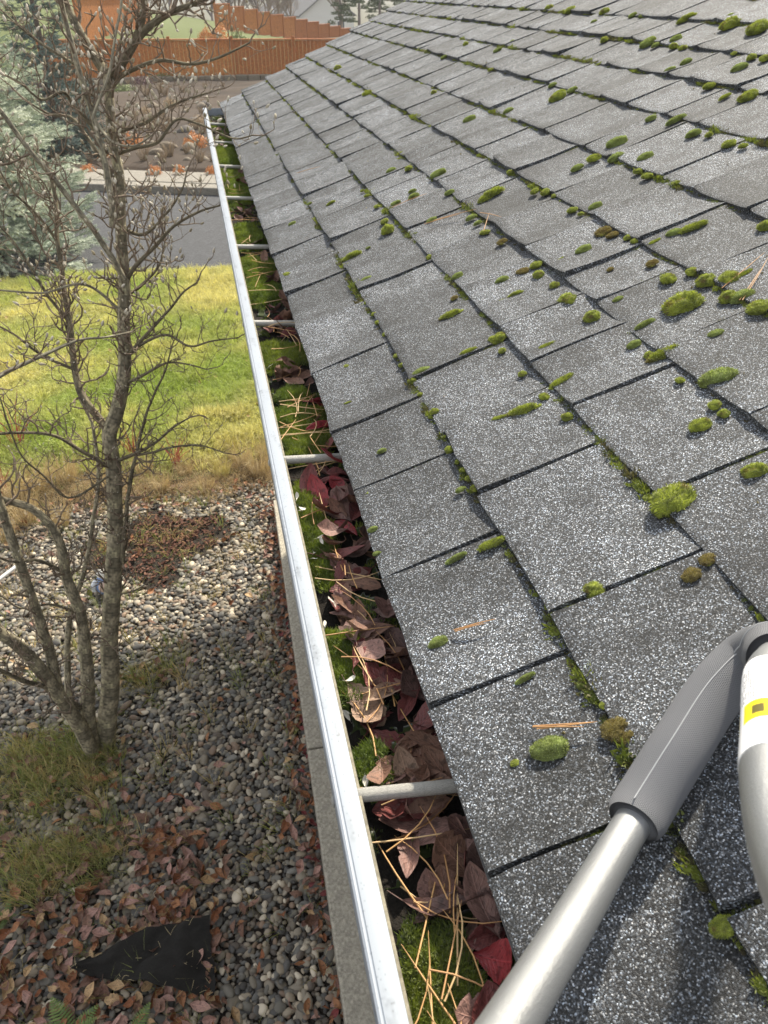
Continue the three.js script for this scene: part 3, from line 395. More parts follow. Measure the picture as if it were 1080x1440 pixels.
// [photo column, photo row, width in pixels, form]  r round, s smooth bean, l long, b brown
const MOSS = [
  [798, 419, 37, 'r'], [832, 444, 30, 'r'], [891, 483, 26, 's'], [913, 498, 20, 'r'], [935, 494, 50, 'l'], [993, 393, 34, 'r'], [973, 381, 21, 'r'], [939, 391, 28, 'r'], [960, 424, 62, 'm'], [1026, 391, 37, 'r'], [1047, 384, 26, 'l'], [1045, 415, 40, 's'], [1069, 431, 42, 'r'], [1024, 417, 30, 'r'],
  [1010, 527, 60, 's'], [984, 596, 36, 'm'], [956, 534, 17, 'r'], [1005, 568, 24, 'r'], [1018, 580, 22, 'r'], [1061, 659, 40, 'm'], [945, 699, 78, 'm'], [735, 525, 16, 'r'], [765, 557, 20, 'r'], [798, 585, 22, 'r'], [702, 587, 28, 'l'], [735, 574, 46, 'l'], [702, 474, 30, 'm'], [721, 468, 16, 'b'], [706, 492, 16, 'r'], [791, 533, 40, 'l'],
  [820, 350, 30, 's'], [787, 366, 22, 'l'], [754, 372, 22, 'r'], [757, 385, 22, 'r'], [735, 380, 22, 'b'], [780, 400, 18, 'r'], [869, 420, 20, 's'], [917, 369, 20, 'b'], [858, 378, 12, 'b'], [948, 326, 26, 's'], [976, 317, 36, 'l'], [848, 324, 26, 'b'], [861, 329, 20, 'b'], [884, 333, 16, 'r'], [893, 339, 15, 'r'], [921, 339, 20, 'l'], [906, 454, 32, 'l'], [769, 485, 28, 'l'], [1006, 468, 28, 's'], [706, 393, 26, 's'], [724, 413, 24, 'l'], [706, 422, 14, 'l'], [684, 326, 14, 'r'], [706, 339, 18, 'b'], [1076, 317, 24, 'r'],
  [404, 387, 20, 'r'], [411, 314, 14, 's'], [546, 322, 26, 'r'], [494, 359, 30, 'l'], [541, 311, 16, 'r'], [515, 393, 24, 's'], [502, 391, 10, 'r'], [518, 348, 9, 's'], [607, 309, 20, 's'], [663, 305, 20, 's'], [672, 313, 16, 's'], [681, 326, 16, 'r'], [604, 361, 14, 'r'], [643, 387, 22, 's'], [639, 418, 14, 'b'], [633, 441, 34, 'l'], [693, 476, 18, 'r'], [659, 493, 30, 'l'], [541, 470, 10, 'r'], [526, 441, 12, 'r'], [531, 453, 11, 'r'], [487, 515, 13, 'r'], [593, 522, 36, 's'], [580, 535, 18, 'r'], [591, 554, 11, 'r'], [611, 578, 17, 'r'], [565, 513, 12, 'r'], [557, 500, 12, 'r'], [489, 566, 13, 'l'], [537, 633, 18, 's'], [633, 631, 20, 'r'], [644, 648, 13, 'r'], [652, 660, 14, 'r'], [660, 671, 17, 'r'], [648, 687, 20, 's'], [654, 611, 26, 'l'], [696, 589, 14, 'r'],
  [524, 743, 20, 's'], [530, 777, 16, 's'], [616, 901, 37, 's'], [642, 782, 35, 'l'], [693, 761, 42, 'l'], [668, 685, 20, 'r'], [517, 694, 12, 'r'], [739, 951, 32, 'l'], [772, 1047, 66, 's'], [724, 1072, 16, 'r'], [835, 828, 40, 'r'], [808, 853, 34, 'l'], [891, 819, 22, 'l'], [771, 852, 16, 'r'], [776, 862, 14, 'r'], [848, 991, 15, 'r'], [972, 806, 32, 'b'], [995, 785, 28, 'b'], [865, 1022, 46, 'b'], [880, 1035, 30, 'b'], [1018, 1300, 40, 'm'],
  [785, 135, 28, 'm'], [805, 126, 18, 's'], [772, 11, 14, 'r'], [802, 14, 18, 'r'], [850, 16, 16, 'r'], [890, 21, 14, 's'], [903, 22, 12, 's'], [965, 25, 25, 'l'], [1027, 33, 30, 'm'], [1065, 39, 34, 'r'], [1027, 22, 14, 's'], [835, 30, 10, 's'], [850, 56, 14, 'r'], [912, 59, 28, 's'], [947, 65, 14, 'r'], [960, 67, 14, 'r'], [950, 54, 20, 's'], [922, 63, 14, 's'], [1057, 80, 16, 'r'], [1075, 82, 16, 'r'], [1032, 75, 10, 'r'], [1040, 94, 24, 's'], [965, 86, 18, 's'], [942, 98, 18, 's'], [1052, 135, 28, 'm'], [997, 121, 18, 'r'], [1020, 135, 18, 'l'], [915, 166, 18, 's'], [950, 167, 30, 'l'], [975, 187, 24, 's'], [997, 189, 14, 'r'], [1025, 202, 22, 'r'], [1045, 205, 14, 'r'], [907, 220, 28, 's'], [867, 220, 28, 's'], [835, 222, 22, 'm'], [812, 235, 22, 's'], [867, 199, 34, 's'], [897, 240, 16, 'r'], [910, 247, 18, 'r'], [930, 248, 12, 'r'], [952, 257, 12, 'r'], [767, 270, 18, 'r'], [752, 269, 16, 'r'], [780, 275, 12, 'r'], [617, 243, 28, 's'], [632, 270, 18, 's'], [575, 236, 16, 'r'], [550, 239, 18, 's'], [690, 272, 40, 'l'], [557, 285, 18, 's'], [582, 275, 20, 's'], [580, 268, 14, 's'], [717, 242, 12, 'r'], [660, 167, 22, 's'], [715, 155, 18, 's'], [777, 119, 14, 's'], [837, 289, 24, 's'], [805, 295, 18, 'r'], [817, 300, 12, 'r'], [475, 96, 14, 'r'], [517, 131, 16, 'm'], [462, 205, 10, 's'], [405, 229, 9, 's'], [435, 286, 10, 's'], [465, 285, 14, 'l'], [510, 268, 9, 'r'], [516, 275, 10, 'r'], [530, 290, 12, 'r'], [700, 70, 14, 's'], [655, 62, 10, 'r'], [690, 98, 10, 'r'], [720, 58, 9, 's'], [610, 130, 10, 'r'], [625, 80, 12, 's']];
const COURSEWORD = ['first', 'second', 'third', 'fourth', 'fifth', 'sixth', 'seventh', 'eighth', 'ninth', 'tenth', 'eleventh', 'twelfth'];
const roofBasis = new THREE.Matrix4().makeBasis(V(CA, SA, 0), NORM, V(0, 0, 1)), roofQ = new THREE.Quaternion().setFromRotationMatrix(roofBasis);
{
  const r = rng(333);
  for (const [u, v, w, f] of MOSS) {
    const kind = f === 'r' ? 'round' : f === 's' ? 'smooth' : f === 'l' ? 'long' : f === 'b' ? 'brown' : 'mound';
    const p = onRoof(u, v + w * 0.1, 0.008), d = p.distanceTo(EYE), half = w / FOCAL * d / 2 * (f === 'r' ? 0.70 : f === 'l' ? 0.9 : f === 'm' ? 0.86 : 0.78);
    const geo = pick(f === 'm' ? CUSH.round : CUSH[kind], r), m = mesh('moss_cushion', geo, mossM); m.position.copy(p);
    const turn = f === 'r' ? r() * 6.28 : rr(-0.25, 0.25, r) + (r() < 0.5 ? Math.PI : 0);
    m.quaternion.copy(roofQ).multiply(qEuler(0, turn, 0)); const hk = f === 'r' ? rr(0.75, 1.05, r) : 1;
    m.scale.set(half, half * hk * (f === 'm' ? 0.6 : 0.85), half * (f === 'm' ? 0.62 : 1));
    const { s } = roofSZ(p); let k = 0; while (k < 11 && s > COURSE[k + 1]) k++;
    const size = half > 0.02 ? 'large ' : half > 0.011 ? 'medium ' : 'small ';
    tag(m, size + { round: 'round green moss cushion', smooth: 'smooth bean shaped moss cushion', long: 'long thin strip of moss', brown: 'brown withered moss clump', mound: 'loaf shaped moss mound' }[kind] + ' on the ' + COURSEWORD[k] + ' shingle course from the eave', 'moss', 'moss cushions on the roof');
  }
}
{ // moss and dirt rooted along the butts and joints of the shingles
  const lump = [0, 1].map((i) => { const s = rng(600 + i), t = tuftGeo(26, 1.25, 0.95, 0.12, 640 + i, 0.6, rgb(0.85, 0.85, 0.8), rgb(1.2, 1.15, 1)); const g = new THREE.IcosahedronGeometry(0.55, 2), p = g.attributes.position, q = V(0, 0, 0); for (let j = 0; j < p.count; j++) { q.fromBufferAttribute(p, j); const n = 1 + 0.5 * (fbm(q.x * 3 + i * 9, q.y * 3, q.z * 3) - 0.5) * 1.8; p.setXYZ(j, q.x * n, q.y * n * 0.6, q.z * n); } g.computeVertexNormals(); paint(g, () => rgb(0.8, 0.8, 0.8)); t.attributes.position.applyMatrix4(new THREE.Matrix4().makeTranslation(0, 0.1, 0)); return mergeGeometries([g, t]); });
  const L = [[], []], r = rng(909);
  const add = (s, z, size, wet) => { const c = mix(mix(rgb(0.085, 0.12, 0.015), rgb(0.26, 0.32, 0.03), r()), rgb(0.075, 0.055, 0.03), wet); pick(L, r).push({ p: roofP(s, z, 0.004 + size * 0.15), q: roofQ.clone().multiply(qEuler(rr(-0.3, 0.3, r), r() * 6.28, rr(-0.3, 0.3, r))), s: V(size * rr(0.7, 1.5, r), size * rr(0.6, 1, r), size * rr(0.7, 1.5, r)), c }); };
  for (let k = 0; k < 16; k++) {
    if (k > 0) for (let z = 0.3; z > zFar(COURSE[k]); z -= 0.0035) { const m = fbm(z * 6, k * 7.3, 2) * 0.6 + noise(z * 24, k * 3.1, 5) * 0.3 + 0.2 * r(); if (m > 0.545 + (k < 2 ? 0.03 : 0)) add(COURSE[k] - rr(-0.001, 0.005, r), z + rr(-0.003, 0.003, r), rr(0.0014, 0.0052, r) * (0.75 + (m - 0.565) * 6), r() < 0.3 ? 0.8 : 0.15 * r()); else if (r() < 0.16) add(COURSE[k] - 0.002, z, rr(0.0015, 0.003, r), 0.9); }
    for (const z of courseJoints[k]) for (let s = COURSE[k] + 0.002; s < COURSE[k + 1] - 0.006; s += 0.0035) { const m = fbm(s * 14, z * 31, 8) + 0.18 * (s - COURSE[k]) / 0.14 + (k < 1 ? -0.06 : 0); if (m > 0.575) add(s, z + rr(-0.002, 0.002, r), rr(0.0014, 0.0044, r), r() < 0.25 ? 0.7 : 0.2 * r()); }
  }
  L.forEach((l, i) => { const m = inst('seam_moss', lump[i], mossM, l); tag(m, 'thin seams of moss rooted along the shingle edges', 'moss', null, 'stuff'); });
  // lichen scabs
  const sc = new Soup(); for (let i = 0; i < 170; i++) { const s = rr(0.01, 1.6, r), z = rr(-3.2, 0, r), k = COURSE.findIndex((c) => c > s) - 1, f = (s - COURSE[k]) / (COURSE[k + 1] - COURSE[k]); if (f < 0.08 || f > 0.9) continue; const n = 9, R0 = rr(0.001, 0.0032, r), h = 0.0122 - 0.0045 * f, c = r() < 0.3 ? rgb(0.42, 0.38, 0.33) : mix(rgb(0.20, 0.165, 0.06), rgb(0.29, 0.24, 0.12), r()), ce = roofP(s, z, h); let pv = null, first = null; for (let j = 0; j <= n; j++) { const a = j / n * 6.283, q = j === n ? first : roofP(s + Math.cos(a) * R0 * rr(0.6, 1.3, r), z + Math.sin(a) * R0 * rr(0.6, 1.3, r), h - 0.004); if (!first) first = q; if (pv) sc.tri(ce, pv, q, c); pv = q; } }
  const m = mesh('lichen', sc.geo(), mossM); tag(m, 'ochre and grey lichen scabs scattered on the shingles', 'lichen', null, 'stuff');
}
// needles lying on the shingles
for (const [u, v, du, dv] of [[795, 1018, 90, -6], [785, 1022, 72, 0], [797, 1020, 84, -10], [668, 878, 60, -16], [662, 882, 44, -12], [640, 302, 60, -16], [622, 308, 50, -14], [1062, 392, 36, -60], [1055, 400, 30, -44], [1045, 380, 60, -50], [690, 302, 30, 6], [684, 312, 8, -26], [575, 282, 50, -20], [430, 240, 40, -12]]) {
  const a = onRoof(u - du / 2, v - dv / 2, 0.013), b = onRoof(u + du / 2, v + dv / 2, 0.014), L = a.distanceTo(b); const m = mesh('pine_needle', sweep(curve([a, a.clone().lerp(b, 0.5).addScaledVector(NORM, 0.002).add(V(0, 0, L * 0.03)), b], 6), [0.0007, 0.0007, 0.0007, 0.0007, 0.0006, 0.0005, 0.0002], 5), NEEDLE[1]); tag(m, 'long dry pine needle lying on the roof shingles', 'pine needle', 'pine needles on the roof');
}

// ---------------------------------------------------------------- ladder stand-off: bent tube with padded sleeve
{
  const st = grp('ladder_stabilizer'); tag(st, 'bent aluminium ladder stand-off arm with grey padded sleeve resting on the shingles', 'ladder');
  const tubeR = 0.0127, foamR = 0.0212;
  const tubeM = new THREE.MeshStandardMaterial({ color: rgb(0.40, 0.41, 0.42), metalness: 0.8, roughness: 0.38, bumpMap: grainBAt(3), bumpScale: 0.0003 });
  const foamM = new THREE.MeshStandardMaterial({ color: rgb(0.15, 0.155, 0.17), roughness: 0.85, bumpMap: dataTex(64, 64, (i, j) => { const v = 0.5 + 0.25 * (Math.sin(i / 64 * 6.283 * 8) + Math.sin((j / 64 + (i >> 3 & 1) * 0.06) * 6.283 * 8)); return [v, v, v]; }, false), bumpScale: 0.0007 });
  foamM.bumpMap.repeat.set(14, 3);
  const P = [along(668, 1520, 0.40), along(730, 1420, 0.447), along(798, 1310, 0.51), along(888, 1160, 0.615)];
  const Q = [onRoof(955, 1052, foamR + 0.008), onRoof(1010, 968, foamR + 0.010), onRoof(1052, 926, foamR + 0.014), onRoof(1082, 914, foamR + 0.032), onRoof(1090, 926, foamR + 0.07)];
  const E = [along(1080, 955, 0.49), along(1083, 1030, 0.42), along(1088, 1110, 0.365), along(1110, 1210, 0.33), along(1165, 1330, 0.30), along(1260, 1460, 0.27)];
  const whole = curve([...P, ...Q, ...E], 240); const ring = (a, b, rad) => { const pts = whole.filter((_, i) => i >= a && i <= b); return sweep(pts, pts.map(() => rad), 32, 0.05); };
  const near = (q) => { let bi = 0, bd = 9; whole.forEach((p, i) => { const d = p.distanceTo(q); if (d < bd) { bd = d; bi = i; } }); return bi; };
  const i0 = near(P[3]), i1 = near(Q[4]), i2 = near(E[0]);
  mesh('tube', ring(0, 240, tubeR), tubeM, st);
  const fp = whole.slice(i0, i1 + 3), fr = fp.map((_, i) => foamR * (i === 0 || i === fp.length - 1 ? 0.86 : i === 1 || i === fp.length - 2 ? 0.965 : 1));
  const sleeve = mesh('padded_sleeve', sweep(fp, fr, 40, 0.04), foamM, st);
  { // stitched seam along the sleeve
    const seam = []; for (let i = 1; i < fp.length - 1; i++) { const t = fp[i + 1].clone().sub(fp[i - 1]).normalize(), toEye = EYE.clone().sub(fp[i]).normalize(); let n = toEye.clone().sub(t.clone().multiplyScalar(toEye.dot(t))).normalize(); n.applyAxisAngle(t, -0.35); seam.push(fp[i].clone().addScaledVector(n, foamR + 0.0001)); }
    mesh('seam', sweep(seam, seam.map(() => 0.00055), 6), std({ color: rgb(0.36, 0.37, 0.39), roughness: 0.9 }), sleeve);
  }
  const lp = whole.slice(i2, near(E[2]) - 4), cv = document.createElement('canvas'); cv.width = 256; cv.height = 256; const cx = cv.getContext('2d');
  cx.fillStyle = '#f2f3f6'; cx.fillRect(0, 0, 256, 256); cx.fillStyle = '#55565f'; for (let k = 0; k < 26; k++) { const y = 8 + k * 9.6; for (let x = 40; x < 130; x += 2) if (noise(x * 0.16, k * 9, 3) > 0.34) cx.fillRect(x, y, 2, 3.4); } 
  cx.fillStyle = '#e8cf1c'; cx.fillRect(138, 20, 52, 96); cx.fillStyle = '#5b5320'; cx.fillRect(152, 52, 24, 36); cx.fillStyle = '#5f9fd8'; cx.fillRect(138, 120, 52, 60); cx.fillStyle = '#e8cf1c'; cx.fillRect(138, 184, 52, 60);
  const tex = new THREE.CanvasTexture(cv); tex.colorSpace = THREE.SRGBColorSpace; tex.wrapS = tex.wrapT = THREE.RepeatWrapping;
  const lg = sweep(lp, lp.map(() => tubeR + 0.0004), 32, 1), uv = lg.attributes.uv; let mx = 0; for (let i = 0; i < uv.count; i++) mx = Math.max(mx, uv.getY(i)); for (let i = 0; i < uv.count; i++) uv.setXY(i, uv.getY(i) / mx, uv.getX(i) * 2);
  const lab = mesh('label_sticker', lg, std({ map: tex, roughness: 0.5 }), st); lab.userData.label = 'white printed sticker with small text and yellow and blue boxes';
}

// ---------------------------------------------------------------- concrete edging under the eave
{
  const e = grp('concrete_edging'); tag(e, 'pale concrete edging slabs on the ground below the gutter', 'edging');
  const cm = [0, 1].map((i) => std({ color: rgb(0.64 + i * 0.04, 0.585 + i * 0.04, 0.475 + i * 0.04), map: grainAt(5), bumpMap: grainBAt(6), bumpScale: 0.003, roughness: 0.95 }));
  const a = onLevel(384, 703, 0.1), b = onLevel(485, 1440, 0.1), dir = b.clone().sub(a).normalize(), ang = Math.atan2(dir.x, dir.z);
  let d = 0; for (const L of [2.12, 1.9, 1.9, 1.9]) { const g = block(0, 0.42, -0.1, 0.1, 0.004, L - 0.004, 0.008); g.rotateY(ang); g.translate(a.x + dir.x * d, rr(-0.004, 0.004), a.z + dir.z * d); mesh('slab', g, pick(cm), e); d += L; }
}
// ---------------------------------------------------------------- river pebbles
const TREE = V(-0.80, 0, -2.63);
const edgeX = (z) => 0.225 - 0.026 * (z + 4.6);
const bedY = (x, z) => -0.012 + 0.02 * (fbm(x * 2, z * 2) - 0.5);
const mulchAt = (x, z) => clamp(1.3 - Math.hypot((x + 0.56) / 0.42, (z + 4.25) / 0.36) + 1.1 * (fbm(x * 5, z * 5, 4) - 0.5)) ;
const weedy = (x, z) => clamp(Math.max(1.25 - Math.hypot((x + 1.05) / 0.42, (z + 2.55) / 0.33), 0.95 - Math.hypot((x + 0.85) / 0.5, (z + 2.05) / 0.3), 0.7 - Math.hypot((x + 0.55) / 0.4, (z + 3.0) / 0.3)) + 0.9 * (fbm(x * 4, z * 4, 7) - 0.5));
{
  const shapes = [0, 1, 2, 3].map((i) => { const g = mergeVertices(new THREE.IcosahedronGeometry(1, 2).deleteAttribute('normal').deleteAttribute('uv')), p = g.attributes.position, q = V(0, 0, 0); for (let j = 0; j < p.count; j++) { q.fromBufferAttribute(p, j); const n = 1 + 0.45 * (noise(q.x * 0.9 + i * 7, q.y * 0.9, q.z * 0.9) - 0.5); p.setXYZ(j, q.x * n, q.y * n, q.z * n); } g.computeVertexNormals(); return g; });
  const lists = shapes.map(() => []), r = rng(5150), T = [rgb(0.115, 0.12, 0.125), rgb(0.165, 0.17, 0.17), rgb(0.085, 0.087, 0.092), rgb(0.24, 0.225, 0.195), rgb(0.30, 0.27, 0.225), rgb(0.22, 0.165, 0.13), rgb(0.16, 0.16, 0.15), rgb(0.52, 0.49, 0.43), rgb(0.13, 0.115, 0.105), rgb(0.06, 0.06, 0.062), rgb(0.20, 0.185, 0.16)];
  for (let layer = 0; layer < 2; layer++) for (let z = -0.7; z > -5.0; z -= 0.0222) for (let x = -2.6; x < 0.22; x += 0.0222) {
    const px = x + rr(-0.011, 0.011, r), pz = z + rr(-0.011, 0.011, r); if (mulchAt(px, pz) > 0.35 || pz < -4.86 + 0.25 * (fbm(px * 3, 2) - 0.5)) continue; if (weedy(px, pz) > 0.3 + 0.6 * r()) continue; if (layer && r() < 0.45) continue;
    const s = 0.0102 * Math.exp(0.3 * (r() + r() + r() - 1.5) * 2) ; const c = pick(T, r).clone().multiplyScalar(rr(0.7, 1.15, r)); c.r *= 1.08; c.b *= 0.88;
    pick(lists, r).push({ p: V(px, bedY(px, pz) + 0.004 + layer * 0.010 + rr(-0.003, 0.003, r), pz), q: qEuler(rr(-0.35, 0.35, r), r() * 6.28, rr(-0.35, 0.35, r)), s: V(s * rr(1.05, 1.7, r), s * rr(0.55, 0.85, r), s), c });
  }
  const pm = std({ roughness: 0.62 }); lists.forEach((l, i) => tag(inst('gravel', shapes[i], pm, l), 'rounded grey river pebbles covering the bed beside the house', 'gravel', null, 'stuff')); console.log('pebbles', lists.map((l) => l.length).join());
}
// ---------------------------------------------------------------- leaf litter, mulch and weeds on the ground
{
  const r = rng(616), kinds = ['rust', 'copper', 'brown', 'rose', 'straw', 'red'];
  const GL = { rust: leafMat(0.34, 0.125, 0.05, 0.7), copper: leafMat(0.48, 0.22, 0.10, 0.7), brown: LEAF.brown, rose: leafMat(0.54, 0.31, 0.25, 0.6), straw: leafMat(0.64, 0.42, 0.22, 0.7), red: leafMat(0.26, 0.05, 0.05, 0.6) };
  const spots = []; const wallPile = (x, z) => Math.exp(-(((x - edgeX(z)) / 0.085) ** 2));
  for (let i = 0; i < 20000; i++) { const z = rr(-0.8, -4.9, r), x = rr(-2.2, 0.22, r); if (x > edgeX(z) - 0.008) continue; const low = sstep(-2.55, -1.7, z) * sstep(-0.15, -0.55, x); const d = Math.max(1.0 * wallPile(x, z) * sstep(-4.8, -4.3, z), 0.75 * low * clamp(fbm(x * 3, z * 3, 3) * 2 - 0.4), 0.22 * weedy(x, z), 0.02, z < -4.55 ? 0.14 : 0); if (r() < d) spots.push({ x, z, d: Math.hypot(x, 3, z), wall: wallPile(x, z) }); }
  const inView = (p) => { const q = p.clone().project(camera); return Math.abs(q.x) < 1.02 && Math.abs(q.y) < 1.02; };
  spots.forEach((s) => { s.v = inView(V(s.x, 0, s.z)); }); const order = spots.filter((s) => s.v).sort((a, b) => a.d - b.d), single = new Set(order.slice(0, 130)); const rest = Object.fromEntries(kinds.map((k) => [k, []]));
  const word = { rust: 'rust coloured', copper: 'copper coloured', brown: 'dull brown', rose: 'pinkish', straw: 'straw coloured', red: 'dark red' };
  for (const s of spots) {
    const k = pick(s.wall > 0.5 ? ['rust', 'rust', 'red', 'brown', 'rose', 'copper'] : ['rust', 'copper', 'brown', 'rose', 'rose', 'straw', 'brown'], r), gi = Math.floor(r() * 16), p = V(s.x, bedY(s.x, s.z) + 0.034 + rr(0, 0.016, r) + 0.04 * s.wall * s.wall * r(), s.z), q = qEuler(rr(-0.7, 0.7, r), r() * 6.28, rr(-0.7, 0.7, r)), sc = rr(0.45, 1.05, r) * (s.wall > 0.5 ? 0.85 : s.z > -2.2 ? 1.25 : 1);
    if (single.has(s)) { const m = mesh('fallen_leaf', leafG[gi], GL[k]); m.position.copy(p); m.quaternion.copy(q); m.scale.setScalar(sc); tag(m, LEAFG_FORM[gi] + word[k] + ' leaf on the pebbles ' + (s.wall > 0.4 ? 'against the concrete edging' : s.x < -0.45 ? 'near the black landscape cloth' : 'between the cloth and the edging'), 'leaf', 'fallen leaves on the ground'); }
    else rest[k].push({ p, q, s: V(sc, sc, sc), gi });
  }
  for (const k of kinds) for (const par of [3, 8, 11]) { const l = rest[k].filter((o) => (o.gi % 3) === [3, 8, 11].indexOf(par)); if (l.length) tag(inst('leaf_litter', leafG[par], GL[k], l), 'loose litter of ' + word[k] + ' fallen leaves on the ground', 'leaf litter', null, 'stuff'); }
  console.log('ground leaves', spots.length, order.length);
  // bark mulch chips
  const chip = (() => { const g = new THREE.BoxGeometry(1, 0.25, 0.4, 2, 1, 1), p = g.attributes.position; for (let i = 0; i < p.count; i++) p.setXYZ(i, p.getX(i) * (1 + 0.3 * (h3(i, 1, 2) - 0.5)), p.getY(i) + 0.2 * (h3(i, 5, 2) - 0.5), p.getZ(i) * (0.6 + 0.8 * h3(Math.round(p.getX(i) * 2), 3, 9))); g.computeVertexNormals(); return g; })(), ch = [];
  for (let i = 0; i < 9000; i++) { const x = rr(-2.4, 0.1, r), z = rr(-4.95, -3.4, r), m = mulchAt(x, z); if (m < 0.2 + 0.5 * r()) continue; const s = rr(0.012, 0.034, r); ch.push({ p: V(x, bedY(x, z) + rr(0.004, 0.026, r), z), q: qEuler(rr(-0.5, 0.5, r), r() * 6.28, rr(-0.5, 0.5, r)), s: V(s, s * 0.6, s), c: mix(rgb(0.085, 0.038, 0.028), rgb(0.19, 0.095, 0.065), r()) }); }
  tag(inst('bark_mulch', chip, std({ roughness: 1 }), ch), 'reddish brown bark mulch patch among the pebbles', 'mulch', null, 'stuff');
  // weedy grass round the tree
  const wg = [0, 1, 2].map((i) => tuftGeo(11, 0.16, 0.016, 0.0022, 700 + i, 1.5, rgb(0.8, 0.8, 0.8), rgb(1.15, 1.1, 1))), wl = [[], [], []];
  for (let i = 0; i < 18000; i++) { const x = rr(-2.3, 0.1, r), z = rr(-4.9, -0.9, r), m = weedy(x, z); if (m < 0.25 + 0.75 * r() && r() > 0.03) continue; pick(wl, r).push({ p: V(x, bedY(x, z), z), q: qEuler(rr(-0.25, 0.25, r), r() * 6.28, rr(-0.25, 0.25, r)), s: V(1, rr(0.5, 1.25, r), 1).multiplyScalar(rr(0.6, 1.1, r)), c: mix(mix(rgb(0.22, 0.29, 0.07), rgb(0.38, 0.40, 0.11), r()), rgb(0.58, 0.45, 0.21), r() < 0.45 ? rr(0.4, 1, r) : 0) }); }
  const gm = new THREE.MeshPhysicalMaterial({ vertexColors: true, roughness: 0.85, transmission: 0.35, thickness: 0 });
  wl.forEach((l, i) => tag(inst('weed_grass', wg[i], gm, l), 'straggly half dry grass growing round the tree foot', 'grass', null, 'stuff'));
  // straw thatch between pebbles and lawn
  const th = [0, 1].map((i) => tuftGeo(9, 0.12, 0.03, 0.002, 780 + i, 1.7, rgb(0.8, 0.8, 0.8), rgb(1.15, 1.1, 1))), tl = [[], []];
  for (let i = 0; i < 9000; i++) { const x = rr(-5, 0.7, r), z = rr(-5.6, -4.6, r), e = sstep(-4.62, -4.95, z + 0.35 * (fbm(x * 3, 2) - 0.5)); if (r() > e * clamp(fbm(x * 4, z * 4, 6) * 2.2 - 0.25)) continue; pick(tl, r).push({ p: V(x, bedY(x, z) + 0.01, z), q: qEuler(rr(-0.4, 0.4, r), r() * 6.28, rr(-0.4, 0.4, r)), s: V(1, rr(0.4, 1.1, r), 1).multiplyScalar(rr(0.7, 1.2, r)), c: mix(rgb(0.30, 0.21, 0.12), rgb(0.62, 0.49, 0.27), r()) }); }
  tl.forEach((l, i) => tag(inst('straw_thatch', th[i], gm, l), 'matted dry straw between the pebbles and the lawn', 'dry grass', null, 'stuff'));
  // lawn
  const lg = [0, 1, 2, 3].map((i) => tuftGeo(12, 0.115, 0.026, 0.004, 740 + i, 1.1, rgb(0.85, 0.85, 0.85), rgb(1.12, 1.1, 1))), ll = [[], [], [], []];
  for (let i = 0; i < 90000; i++) {
    const z = -5.0 - 4.9 * Math.pow(r(), 0.95), x = rr(-7, 3.2, r); if (x < z * 0.42 - 1.2) continue; const edge = sstep(-4.95, -5.7, z + 0.4 * (fbm(x * 2, 4) - 0.5)); if (r() > edge) continue;
    const pa = fbm(x * 1.1, z * 1.4, 21), mo = fbm(x * 3.5, z * 5, 11), y = clamp(0.25 + 1.9 * (pa - 0.5) + 1.1 * (mo - 0.5) + 0.42 - 0.62 * Math.exp(-(((x - 0.1) / 1.6) ** 2) - (((z + 6.5) / 0.9) ** 2)));
    const c = mix(rgb(0.40, 0.50, 0.10), rgb(0.74, 0.70, 0.30), y).multiplyScalar(rr(0.65, 1.25, r));
    pick(ll, r).push({ p: V(x, lawnH(x, z) - 0.004, z), q: qEuler(rr(-0.3, 0.3, r), r() * 6.28, rr(-0.3, 0.3, r)), s: V(1, 0.55 + 1.0 * mo * rr(0.5, 1.3, r), 1).multiplyScalar(rr(0.8, 1.3, r)), c });
  }
  ll.forEach((l, i) => tag(inst('lawn_grass', lg[i], gm, l), 'tussocky green and straw coloured lawn grass', 'grass', null, 'stuff')); console.log('lawn', ll[0].length * 4);
  // fallen leaves and straw on the lawn
  const onLawn = []; for (let i = 0; i < 60; i++) { const z = rr(-5.4, -8.5, r), x = rr(-2.6, 0.8, r), s = rr(0.7, 1.1, r); onLawn.push({ p: V(x, lawnH(x, z) + 0.06, z), q: qEuler(rr(-0.4, 0.4, r), r() * 6.28, rr(-0.4, 0.4, r)), s: V(s, s, s) }); }
  tag(inst('leaf_litter', leafG[5], GL.straw, onLawn), 'few pale leaves scattered on the lawn', 'leaf litter', null, 'stuff');
}
